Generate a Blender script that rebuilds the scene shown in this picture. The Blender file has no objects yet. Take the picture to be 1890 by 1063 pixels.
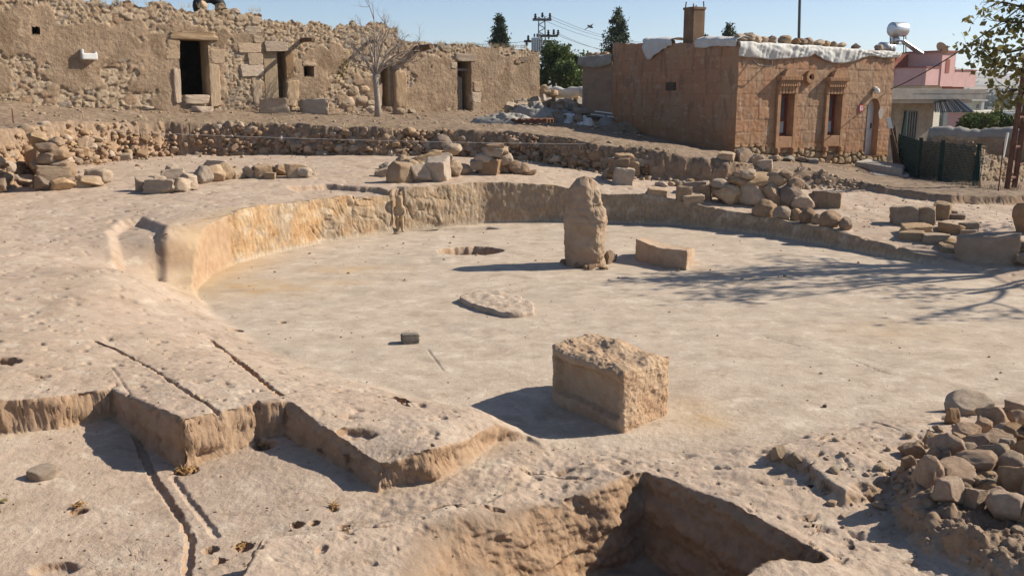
import bpy, bmesh, math, random
import numpy as np
from mathutils import Vector, Matrix
random.seed(7)
RNG = np.random.default_rng(11)
sc = bpy.context.scene
COL = sc.collection
# ------------------------------------------------------------------ camera, sky, sun, exposure
FPX, PITCH, EYE = 1720.0, math.radians(11.7), 2.4          # focal length in pixels of the 1890 px wide photograph
cam_d = bpy.data.cameras.new('camera'); cam = bpy.data.objects.new('camera', cam_d); COL.objects.link(cam)
cam_d.sensor_width = 36; cam_d.lens = 36 * FPX / 1890; cam_d.clip_start = 0.05; cam_d.clip_end = 30000
cam.location = (0, 0, EYE); cam.rotation_euler = (math.pi / 2 - PITCH, 0, 0)
sc.camera = cam
SUN_EL = math.radians(34.3)
SUN_H = Vector((1.0, 0.23, 0)).normalized()                 # the sun stands to the right and a little beyond
SUN_DIR = Vector((SUN_H.x * math.cos(SUN_EL), SUN_H.y * math.cos(SUN_EL), math.sin(SUN_EL)))
world = bpy.data.worlds.new('World'); sc.world = world; world.use_nodes = True
wn = world.node_tree.nodes; wl = world.node_tree.links; wn.clear()
sky = wn.new('ShaderNodeTexSky'); sky.sky_type = 'NISHITA'; sky.sun_disc = False
sky.sun_elevation = SUN_EL; sky.sun_rotation = math.atan2(SUN_H.x, SUN_H.y)
sky.altitude = 550; sky.air_density = .75; sky.dust_density = .4; sky.ozone_density = 1.6
bg = wn.new('ShaderNodeBackground'); bg.inputs[1].default_value = 0.088
wo = wn.new('ShaderNodeOutputWorld')
wl.new(sky.outputs[0], bg.inputs[0]); wl.new(bg.outputs[0], wo.inputs[0])
sd = bpy.data.lights.new('sun', 'SUN'); sd.energy = 5.0; sd.angle = math.radians(0.55); sd.color = (1.0, 0.92, 0.79)
so = bpy.data.objects.new('sun', sd); COL.objects.link(so)
so.rotation_euler = SUN_DIR.to_track_quat('Z', 'Y').to_euler(); so.location = (30, 8, 30)
sc.view_settings.view_transform = 'Standard'; sc.view_settings.look = 'None'
sc.view_settings.exposure = 0.57; sc.view_settings.gamma = 1.0; sc.view_settings.use_curve_mapping = False
sc.render.engine = 'CYCLES'
sc.cycles.use_denoising = True
sc.cycles.max_bounces = 5; sc.cycles.diffuse_bounces = 3; sc.cycles.glossy_bounces = 2
sc.cycles.volume_bounces = 0; sc.cycles.transparent_max_bounces = 8

# ------------------------------------------------------------------ geometry of the view
def ray(px, py):
    b = (531.5 - py) / FPX
    return np.array([(px - 945) / FPX, math.cos(PITCH) + b * math.sin(PITCH), -math.sin(PITCH) + b * math.cos(PITCH)])
def G(px, py, z=0.0):
    r = ray(px, py); t = (z - EYE) / r[2]
    return np.array([r[0] * t, r[1] * t, z])
def D(px, py, y):
    r = ray(px, py); t = y / r[1]
    return np.array([r[0] * t, y, EYE + r[2] * t])

# ------------------------------------------------------------------ noise
def _hash(ix, iy, iz, s):
    h = (ix.astype(np.int64) * 374761393 + iy.astype(np.int64) * 668265263 + iz * 2147483647 + s * 1274126177) & 0x7fffffff
    h = ((h ^ (h >> 13)) * 1274126177) & 0x7fffffff
    h = ((h ^ (h >> 16)) * 668265263) & 0x7fffffff
    return ((h ^ (h >> 15)) & 0xffff) / 65535.0
def vnoise(x, y, s=0):
    x = np.asarray(x, float); y = np.asarray(y, float)
    ix = np.floor(x); iy = np.floor(y); fx = x - ix; fy = y - iy
    ix = ix.astype(np.int64); iy = iy.astype(np.int64)
    u = fx * fx * fx * (fx * (fx * 6 - 15) + 10); v = fy * fy * fy * (fy * (fy * 6 - 15) + 10)
    def g(a, b, dx, dy):
        t = _hash(a, b, 0, s) * 2 * np.pi
        return np.cos(t) * dx + np.sin(t) * dy
    n00 = g(ix, iy, fx, fy); n10 = g(ix + 1, iy, fx - 1, fy); n01 = g(ix, iy + 1, fx, fy - 1); n11 = g(ix + 1, iy + 1, fx - 1, fy - 1)
    return ((n00 * (1 - u) + n10 * u) * (1 - v) + (n01 * (1 - u) + n11 * u) * v) * 1.6
def fbm(x, y, s=0, octv=4, gain=0.5):
    x = np.asarray(x, float); y = np.asarray(y, float)
    r = np.zeros(np.broadcast(x, y).shape); a = 1.0; f = 1.0
    for k in range(octv):
        r = r + a * vnoise(x * f + 17.3 * k, y * f - 9.1 * k, s + k); a *= gain; f *= 2.03
    return r
def ridge(x, y, s=0, octv=3):
    r = 0; a = 1.0; f = 1.0
    for k in range(octv):
        r = r + a * (1 - np.abs(vnoise(x * f + 5.3 * k, y * f, s + k)) * 2); a *= .5; f *= 2.1
    return r / 1.75
def cells(x, y, s=0, jit=0.85):
    """2D Worley: F1, F2 and the random id of the nearest cell"""
    ix = np.floor(x).astype(np.int64); iy = np.floor(y).astype(np.int64)
    f1 = np.full(x.shape, 9.0); f2 = np.full(x.shape, 9.0); cid = np.zeros(x.shape)
    for di in (-1, 0, 1):
        for dj in (-1, 0, 1):
            a = ix + di; b = iy + dj
            px = a + .5 + (_hash(a, b, 1, s) - .5) * jit; py = b + .5 + (_hash(a, b, 2, s) - .5) * jit
            d = np.hypot(px - x, py - y); c = _hash(a, b, 3, s)
            near = d < f1
            f2 = np.where(near, f1, np.minimum(f2, d)); cid = np.where(near, c, cid); f1 = np.where(near, d, f1)
    return f1, f2, cid
def sstep(a, b, x):
    t = np.clip((x - a) / (b - a), 0, 1)
    return t * t * (3 - 2 * t)
def sdf_poly(X, Y, P):
    """signed distance to a polygon, positive inside"""
    P = np.asarray(P)[:, :2]; n = len(P); d2 = np.full(X.shape, 1e18); inside = np.zeros(X.shape, bool)
    for i in range(n):
        a = P[i]; b = P[(i + 1) % n]; e = b - a; wx = X - a[0]; wy = Y - a[1]
        t = np.clip((wx * e[0] + wy * e[1]) / max(e @ e, 1e-12), 0, 1)
        d2 = np.minimum(d2, (wx - e[0] * t) ** 2 + (wy - e[1] * t) ** 2)
        c = ((a[1] > Y) != (b[1] > Y)) & (X < (b[0] - a[0]) * (Y - a[1]) / ((b[1] - a[1]) if b[1] != a[1] else 1e-12) + a[0])
        inside ^= c
    return np.where(inside, 1, -1) * np.sqrt(d2)
def dist_line(X, Y, P):
    P = np.asarray(P)[:, :2]; d2 = np.full(X.shape, 1e18)
    for a, b in zip(P[:-1], P[1:]):
        e = b - a; wx = X - a[0]; wy = Y - a[1]
        t = np.clip((wx * e[0] + wy * e[1]) / max(e @ e, 1e-12), 0, 1)
        d2 = np.minimum(d2, (wx - e[0] * t) ** 2 + (wy - e[1] * t) ** 2)
    return np.sqrt(d2)
class Surf:
    """smooth surface through control points"""
    def __init__(s, pts, c=0.25):
        s.p = np.array(pts, float); s.c = c; n = len(s.p)
        A = np.zeros((n + 3, n + 3)); d = np.hypot(s.p[:, None, 0] - s.p[None, :, 0], s.p[:, None, 1] - s.p[None, :, 1])
        A[:n, :n] = -np.sqrt(d * d + c * c) + np.eye(n) * 0.01; A[:n, n] = 1; A[n, :n] = 1
        A[:n, n + 1:] = s.p[:, :2] * 1e-3; A[n + 1:, :n] = (s.p[:, :2] * 1e-3).T; A[n + 1, n + 1] = A[n + 2, n + 2] = 1.0
        s.w = np.linalg.solve(A, np.concatenate([s.p[:, 2], [0, 0, 0]]))
    def __call__(s, X, Y):
        r = np.full(X.shape, s.w[len(s.p)]) + (X * s.w[-2] + Y * s.w[-1]) * 1e-3
        for (a, b, _), w in zip(s.p, s.w):
            r = r - w * np.sqrt((X - a) ** 2 + (Y - b) ** 2 + s.c ** 2)
        return r
def gp(L): return [tuple(G(*p)) for p in L]

# ------------------------------------------------------------------ terrain shape
ROCK = Surf(gp([(1120,367,.48),(1192,364,.54),(1320,391,.36),(1040,352,.62),(950,347,.69),(800,350,.72),(740,355,.72),(660,357,.72),(560,362,.72),(490,385,.72),(420,402,.68),
  (330,430,.62),(315,445,.55),(318,480,.32),(338,520,.1),(365,547,.04),(400,575,.03),(450,607,.035),(520,652,.05),(600,688,.1),(700,720,.16),(800,748,.18),(890,768,.17),
  (0,345,.8),(150,335,.84),(250,312,.88),(400,300,.92),(600,292,.97),(900,300,.95),(1050,303,.85),(1200,318,.70),(1310,340,.58),(1420,345,.52),(1500,345,.5),(1575,346,.5),(1700,363,.42),(1800,377,.37),(1890,378,.35),
  (100,400,.66),(0,450,.56),(0,560,.42),(200,560,.36),(100,640,.35),(0,735,.35),(205,716,.33),(335,776,.33),(470,744,.32),(525,739,.31),(600,795,.24),(690,862,.15),(800,832,.2),(910,793,.13),(340,640,.24),(430,680,.26),(230,500,.48),(200,420,.6),
  (1252,383,.38),(1390,400,.29),(1500,414,.28),(1600,447,.18),(1700,469,.115),(1790,491,.04),(1890,530,.03),(1600,360,.45),(1800,410,.32),(1890,455,.2),(1650,425,.26),(1450,372,.41),(700,320,.86),(1000,325,.8),
  (1640,762,.05),(1500,783,.05),(1890,710,.03),(1800,765,.08),(1700,800,.1),(1600,850,.1),(1450,832,.08),(1300,832,.03),(1150,828,.03),(1890,1000,.03),(1600,1000,.02),(1010,815,.03),(1100,880,.05),(950,870,.05),(1000,940,.04),(1500,950,.05),(1430,1020,.13),(1400,1063,.12),
  (2200,600,.03),(2200,420,.3),(2300,800,.1)]))
FLOOR = Surf(gp([(345,525,0),(740,427,0),(1120,412,0),(1500,450,0),(1800,500,0),(1900,600,0),(1000,600,0),(1400,700,0),(700,600,0),(1000,790,.0),(1400,800,.02),
  (0,792,.12),(205,762,.13),(330,862,.0),(250,835,.03),(340,868,.0),(470,830,.05),(525,805,.08),(600,880,.03),(695,905,.0),(850,885,.03),(950,850,.04),(100,900,.03),(0,1000,.0),(300,1000,-.02),(600,970,.0),(480,1045,-.02),(720,995,.02),(900,950,.04),(0,1200,0)]))
PIT = gp([(361,538),(374,521),(400,503),(480,475),(600,447),(740,427),(900,412),(1040,410),(1120,412),(1250,416),(1400,433),(1500,450),(1600,469),(1700,486),(1800,502),(1900,540),(2000,600),(1950,690),(1800,742),(1640,766),(1500,787),(1420,806),(1250,824),(1100,818),(1000,803),(930,775),(800,746),(700,718),(600,685),(520,648),(450,605),(400,573),(371,553)])
LOW = gp([(-200,768,.35),(0,742,.35),(100,733,.34),(205,718,.33),(335,780,.33),(400,762,.33),(470,747,.32),(525,742,.31),(610,800,.24),(695,868,.15),(800,838,.2),(860,815,.18),(920,790,.13),(975,800,.06),(1000,830,.04),(950,900,.04),(900,930,.04),(720,985,.02),(480,1045,0),(400,1200,0),(-300,1300,0)])
DEEP = gp([(1190,872,.05),(1270,905,.05),(1400,968,.05),(1525,1030,.05),(1500,1036,.1),(1440,1027,.13),(1390,1042,.13),(1350,1075,.12),(1330,1200,.1),(700,1300,0),(740,1085,0),(765,1008,.02),(800,982,.03),(900,955,.04),(1010,925,.05),(1100,903,.05)])
UPPER = Surf([(-9.6,13,1.8),(-9.2,15,1.8)] + gp([(24,238,1.8),(100,228,1.8),(300,226,1.75),(500,229,1.7),(600,233,1.66),(800,238,1.6),(1000,249,1.5),(1060,259,1.42),(1200,278,1.24),(1300,291,1.12),(1400,305,.95),(1500,320,.76),(1575,334,.64),(1700,352,.57),(1800,363,.52),(1890,363,.5),(2300,366,.5)]) +
  [(-12.57,22.9,2.25),(-7.2,27.2,1.97),(-3.66,30,1.86),(1.07,33.8,1.88),(.1,28,1.62),(6.2,26,.80),(8.7,26.7,.52),(11.4,27.8,.25),(10.4,25.4,.24),(3.4,31.2,1.36),(9.6,21,.45),(12,19.5,.45),(13.5,26,.2),(-18,19,2.3),(-10,35,2.2),(4,40,1.5),(16,22,.3),(20,30,-.8),(16,40,-1.5)], 0.6)
EDGE = gp([(24,238,1.8),(100,228,1.8),(200,227,1.77),(300,226,1.75),(400,227,1.73),(500,229,1.7),(600,233,1.66),(700,236,1.63),(800,238,1.6),(900,243,1.55),(1000,249,1.5),(1060,259,1.42),(1090,263,1.38),(1200,278,1.24),(1300,291,1.12),(1400,305,.95),(1500,320,.76),(1575,334,.64),(1700,352,.57),(1760,359,.54),(1810,362,.52),(1890,363,.5),(2400,368,.5)])
TERR = [(-16, 10.5), (-10, 12.6), (-8.75, 14.6), (-8.95, 16.6)] + [tuple(p[:2]) for p in EDGE] + [(60, 30), (60, 400), (-400, 400), (-400, 12)]
BANK = gp([(1672,842,.28),(1690,895,.28),(1735,930,.28),(1790,955,.28),(1850,985,.28),(1890,1000,.28),(2000,1030,.28),(2150,820,.28),(1890,775,.28),(1800,785,.28),(1745,800,.28),(1690,828,.28)])
CARVE_S = 0.10                                              # the carved wall strip stands this far in front of the terrain's own wall
LEDGE = gp([(1560,930,.05),(1480,870,.07),(1420,845,.07),(1500,812,.07),(1600,855,.08),(1640,890,.1)])
BASINS = [(gp([(200,432,.58),(225,412,.6),(262,408,.6),(306,428,.6),(298,468,.5),(258,474,.5),(215,468,.55)]), .10, .12),
          (gp([(528,348,.75),(600,341,.77),(700,346,.76),(735,355,.73),(650,358,.73),(560,360,.73)]), .09, .06),
          (gp([(745,350,.74),(800,343,.77),(900,343,.76),(925,350,.72),(830,353,.72),(760,353,.72)]), .07, .06)]
HOLES = [(868,462,.0,.50,.36,.50),(435,612,.05,.075,.07,.10),(521,600,.0,.035,.035,.08),(8,674,.35,.13,.10,.16),(548,968,0,.033,.033,.07),(592,988,0,.033,.03,.07),(636,972,0,.03,.025,.05),(535,993,0,.025,.025,.06),(580,966,0,.025,.025,.03),
  (448,1010,-.02,.045,.045,.07),(388,1015,-.02,.04,.04,.06),(405,1035,-.02,.03,.03,.04),(145,936,.02,.05,.045,.04),(489,823,.05,.085,.08,.07),(343,869,0,.08,.075,.06),(616,940,0,.03,.03,.05),(833,940,.03,.11,.06,.07),(905,950,.03,.09,.03,.04),(660,795,.24,.14,.09,.05),(745,742,.17,.05,.035,.03),
  (100,1045,0,.12,.08,.04),(738,738,.17,.05,.02,.05)]
CRACKS = [([(388,620,.2),(412,632,.23),(440,660,.25),(470,690,.27),(495,712,.29),(518,729,.3)], .022, .05),
  ([(172,622,.36),(240,650,.34),(300,690,.33),(350,725,.33),(400,756,.33)], .014, .028),
  ([(205,670,.35),(228,705,.34),(240,722,.34)], .009, .012),
  ([(245,795,.05),(268,840,.03),(285,880,.02),(310,915,.01),(338,960,-.01),(352,1000,-.02),(345,1063,-.02),(340,1100,-.02)], .022, .028),
  ([(320,880,0),(345,915,0),(375,950,0),(400,985,0)], .022, .018),
  ([(470,742,.32),(474,770,.2),(478,822,.05)], .02, .06),
  ([(728,735,.17),(740,742,.17),(750,750,.17)], .02, .03),
  ([(790,650,0),(806,672,0),(818,690,0)], .008, .012),([(1410,620,0),(1480,640,0),(1540,652,0),(1640,690,0)], .006, .012),
  ([(490,1046,0),(560,1022,0),(640,1006,0),(715,998,.02)], .03, .035),([(960,862,.05),(1040,875,.05),(1090,880,.05)], .012, .02),([(1610,775,.06),(1660,795,.08)], .01, .015)]
def wall_jit(X, Y): return fbm(X * 1.6, Y * 1.6, 31, 3) * .03 + fbm(X * 9, Y * 9, 37, 2) * .004
FAR_R = [0, 40, 80, 200, 400, 700, 1000, 1600, 2600, 3600, 6000, 12000]
FAR_Z = [.5, 0.0, -4, -9, -10, -5, 1, 12, 26, 62, 90, 60]
def terrain(X, Y, detail=True):
    X = np.asarray(X, float); Y = np.asarray(Y, float)
    R = np.hypot(X, Y); near = R < 60
    out = np.interp(R, FAR_R, FAR_Z)
    out = out + np.where(R > 900, fbm(X / 700, Y / 700, 5, 4) * np.interp(R, [900, 2500, 4000], [0, 14, 34]), 0)
    zone = np.zeros(X.shape + (4,)); zone[..., 0] = 1.0; zone[..., 3] = 1.0
    if not near.any(): return out, zone
    x = X[near]; y = Y[near]
    j = wall_jit(x, y)
    rock = ROCK(x, y); fl = FLOOR(x, y); up = UPPER(x, y)
    macro = fbm(x * .9, y * .9, 3, 3) * .022; meso = fbm(x * 4.5, y * 4.5, 13, 3) * .007
    rough = ridge(x * 5, y * 5, 23, 3); fine = fbm(x * 22, y * 22, 43, 3) * .0045
    nr_ = sstep(9, 5.5, y); rock = rock + nr_ * ((ridge(x * 6 + y, y * 7, 57, 3) - .55) * .006 - np.clip(fbm(x * 9, y * 7, 59, 3) - .72, 0, 1) * .05) + macro + meso * .6 + fine * .6 - np.clip(fbm(x * 5, y * 7, 53, 3) - .5, 0, 1) * .05
    fd = sstep(9, 5.5, y); fl = fl + macro * .25 + meso * .35 * fd + vnoise(x * 2.2, y * 2.2, 15) * .006 + fine * .6 * fd; rock = rock + (fd - 1) * fine * .4
    s_pit = sdf_poly(x, y, PIT) + j * .8; s_low = sdf_poly(x, y, LOW) + j * .7
    far_wall = sstep(9.5, 11, y + np.abs(x) * .0)            # tall wall only on the far side
    wp = .07 + .25 * (1 - far_wall)
    fs_ = sstep(12.1, 13.0, y) * CARVE_S; t_pit = sstep(-wp - fs_, 0 - fs_, s_pit); t_low = sstep(-.04, .018, s_low)
    # rough broken slope in front of the rim step
    rs = gp([(700,905,0),(760,900,0),(930,830,.05),(1100,835,.05),(1200,870,.05),(1100,895,.05),(900,945,.05),(720,985,.02),(560,1010,0)])
    t_rs = sstep(-.1, .15, sdf_poly(x, y, rs))
    fl = fl + t_rs * (meso * 1.1 + (rough - .5) * .010 + fbm(x * 12, y * 12, 63, 3) * .006)
    rock = rock + t_rs * (meso * 1.1 + (rough - .5) * .010 + fbm(x * 12, y * 12, 63, 3) * .006)
    rr = np.clip((x - .6) * 1.2, 0, 1) * np.clip((6.6 - y) * 1.5, 0, 1)      # weathered bedrock at the lower right
    rock = rock + rr * (meso * .5 + (ridge(x * 3 + y, y * 5, 29, 3) - .55) * .008)
    h = rock * (1 - np.maximum(t_pit, t_low)) + fl * np.maximum(t_pit, t_low)
    h = np.where(y > 9.5, rock * (1 - t_pit) + fl * t_pit, h)
    # excavation face up to the terrace: broken and stony
    s_t = sdf_poly(x, y, TERR) + fbm(x * 1.3, y * 1.3, 71, 3) * .10 + fbm(x * 5, y * 5, 73, 3) * .02
    upj = up + fbm(x * .7, y * .7, 81, 4) * .05 + fbm(x * 6, y * 6, 83, 3) * (.016 - .010 * sstep(4.5, 6, x))
    wt = .16 + .25 * sstep(3.5, 5, x) * sstep(7.2, 6, x) - .07 * sstep(6.5, 7.5, x)
    t_t = sstep(-wt, wt * .35, s_t)
    face = np.clip(t_t * (1 - t_t) * 4, 0, 1)
    h = h + (upj - h) * t_t + face * (fbm(x * 7, y * 7, 91, 3) * (.05 - .04 * sstep(4.5, 6.5, x)))
    # hollow in the trench face behind the stone pillar at the left
    # deep trench in the foreground
    s_d = sdf_poly(x, y, DEEP) + j * .7 + fbm(x * 3, y * 3, 97, 3) * .012
    t_d = sstep(-.03, .12 + .22 * sstep(.75, -.3, x), s_d); dz = -.45 + fbm(x * 2, y * 2, 99, 4) * .05 + sstep(.7, -.5, x) * .30
    h = h + (np.minimum(dz, h) - h) * t_d
    # soil bank under the loose heap
    s_b = sdf_poly(x, y, BANK) + j + fbm(x * 6, y * 6, 101, 3) * .03
    t_b = sstep(-.10, .05, s_b); h = h + t_b * (.13 + fbm(x * 4, y * 4, 103, 3) * .05 + ridge(x * 9, y * 9, 105, 3) * .02 + fbm(x * 24, y * 24, 107, 3) * .012)
    s_l = sdf_poly(x, y, LEDGE) + j; h = h + sstep(-.05, .03, s_l) * .07
    for poly, dep, w in BASINS:
        q = np.array(poly); m = (x > q[:, 0].min() - .3) & (x < q[:, 0].max() + .3) & (y > q[:, 1].min() - .3) & (y < q[:, 1].max() + .3)
        if m.any(): h[m] = h[m] - dep * sstep(-w * .4, w, sdf_poly(x[m], y[m], poly) + j[m] * .5)
    for (px, py, z, rx, ry, dep) in HOLES:
        c = G(px, py, z); m = (np.abs(x - c[0]) < rx * 1.6) & (np.abs(y - c[1]) < ry * 1.6)
        if not m.any(): continue
        q = np.hypot((x[m] - c[0]) / rx, (y[m] - c[1]) / ry) + fbm(x[m] * 6, y[m] * 6, 7, 2) * .12
        h[m] = h[m] - dep * sstep(1.06, .62 if dep < .3 else .82, q)
    for line, w, dep in CRACKS:
        q = np.array(gp(line)); m = (x > q[:, 0].min() - .1) & (x < q[:, 0].max() + .1) & (y > q[:, 1].min() - .1) & (y < q[:, 1].max() + .1)
        if not m.any(): continue
        d = dist_line(x[m], y[m], q) + fbm(x[m] * 15, y[m] * 15, 9, 2) * w * .35
        h[m] = h[m] - dep * sstep(w * 1.25, w * .3, d)
    blend = sstep(40, 58, R[near])
    out[near] = h * (1 - blend) + out[near] * blend
    zn = np.zeros(x.shape + (4,)); zn[:, 3] = 1
    zn[:, 0] = np.clip(sstep(-wt * 1.2, 0, s_t) + t_b * .9 + sstep(-.06, .03, s_d) * .8 + blend, 0, 1)
    zn[:, 1] = t_pit * (y < 30)
    oc = G(420, 470, .3); zn[:, 2] = sstep(2.6, .4, np.hypot(x - oc[0], (y - oc[1]))) * sstep(-.9, .1, s_pit) * sstep(.9, -.1, s_pit) * .9
    for (px, py, rx, ry, am) in ((470, 530, .75, .55, .8), (640, 496, .7, .35, .55), (620, 520, .5, .2, .5), (1290, 770, .25, .4, .5), (1650, 610, .6, .3, .3)):
        q = G(px, py); zn[:, 2] = np.maximum(zn[:, 2], am * np.exp(-((x - q[0]) / rx) ** 2 - ((y - q[1]) / ry) ** 2 + fbm(x * 3, y * 3, 19, 3) * .8))
    zn[:, 2] = np.maximum(zn[:, 2], t_low * sstep(.15, 0, s_low) * .25)
    zone[near] = zn
    return out, zone
def height(x, y): return float(terrain(np.array([x]), np.array([y]))[0][0])
def hit(px, py, tmax=45):
    r = ray(px, py); t = np.linspace(3.2, tmax, 1400)
    z = terrain(r[0] * t, r[1] * t)[0]; zz = EYE + r[2] * t
    k = np.argmax(zz < z)
    if not (zz < z).any(): k = len(t) - 1
    a = t[max(k - 1, 0)]; b = t[k]
    tt = np.linspace(a, b, 30); z = terrain(r[0] * tt, r[1] * tt)[0]; zz = EYE + r[2] * tt
    k = np.argmax(zz < z) if (zz < z).any() else 29
    return Vector((r[0] * tt[k], r[1] * tt[k], float(z[k])))

# ------------------------------------------------------------------ materials
class NT:
    def __init__(s, name):
        s.m = bpy.data.materials.new(name); s.m.use_nodes = True; s.t = s.m.node_tree; s.n = s.t.nodes; s.n.clear()
        s.out = s.n.new('ShaderNodeOutputMaterial'); s.b = s.n.new('ShaderNodeBsdfPrincipled'); s.t.links.new(s.b.outputs[0], s.out.inputs[0])
        s.b.inputs['Roughness'].default_value = .9; s.b.inputs['Specular IOR Level'].default_value = .15
    def set(s, sock, v):
        if hasattr(v, 'links') or isinstance(v, bpy.types.NodeSocket): s.t.links.new(v, sock)
        elif isinstance(v, (tuple, list)): sock.default_value = tuple(v) + ((1,) if len(v) == 3 and len(sock.default_value) == 4 else ())
        else: sock.default_value = v
    def coord(s, which='Object', scale=None):
        o = s.n.new('ShaderNodeTexCoord').outputs[which]
        if scale is None: return o
        m = s.n.new('ShaderNodeMapping'); s.t.links.new(o, m.inputs[0]); m.inputs['Scale'].default_value = scale
        return m.outputs[0]
    def noise(s, co, scale, det=4, rough=.55, dist=0.0):
        n = s.n.new('ShaderNodeTexNoise'); s.t.links.new(co, n.inputs[0]); n.inputs['Scale'].default_value = scale
        n.inputs['Detail'].default_value = det; n.inputs['Roughness'].default_value = rough; n.inputs['Distortion'].default_value = dist
        return n.outputs[0]
    def vor(s, co, scale, feature='F1', out=0):
        n = s.n.new('ShaderNodeTexVoronoi'); n.feature = feature; s.t.links.new(co, n.inputs[0]); n.inputs['Scale'].default_value = scale
        return n.outputs[out]
    def ramp(s, v, lo, hi, a=0.0, b=1.0):
        n = s.n.new('ShaderNodeMapRange'); s.set(n.inputs[0], v); n.inputs[1].default_value = lo; n.inputs[2].default_value = hi
        n.inputs[3].default_value = a; n.inputs[4].default_value = b; return n.outputs[0]
    def mix(s, f, a, b, mode='MIX'):
        n = s.n.new('ShaderNodeMix'); n.data_type = 'RGBA'; n.blend_type = mode
        s.set(n.inputs[0], f); s.set(n.inputs[6], a); s.set(n.inputs[7], b); return n.outputs[2]
    def math(s, op, a, b=0.0):
        n = s.n.new('ShaderNodeMath'); n.operation = op; s.set(n.inputs[0], a); s.set(n.inputs[1], b); return n.outputs[0]
    def attr(s, name, ch=None):
        n = s.n.new('ShaderNodeAttribute'); n.attribute_name = name
        if ch is None: return n.outputs[0]
        x = s.n.new('ShaderNodeSeparateColor'); s.t.links.new(n.outputs[0], x.inputs[0]); return x.outputs[ch]
    def bump(s, h, strength=.5, dist=.02):
        n = s.n.new('ShaderNodeBump'); s.set(n.inputs['Height'], h); n.inputs['Strength'].default_value = strength; n.inputs['Distance'].default_value = dist
        s.t.links.new(n.outputs[0], s.b.inputs['Normal'])
    def base(s, v): s.set(s.b.inputs['Base Color'], v)

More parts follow.
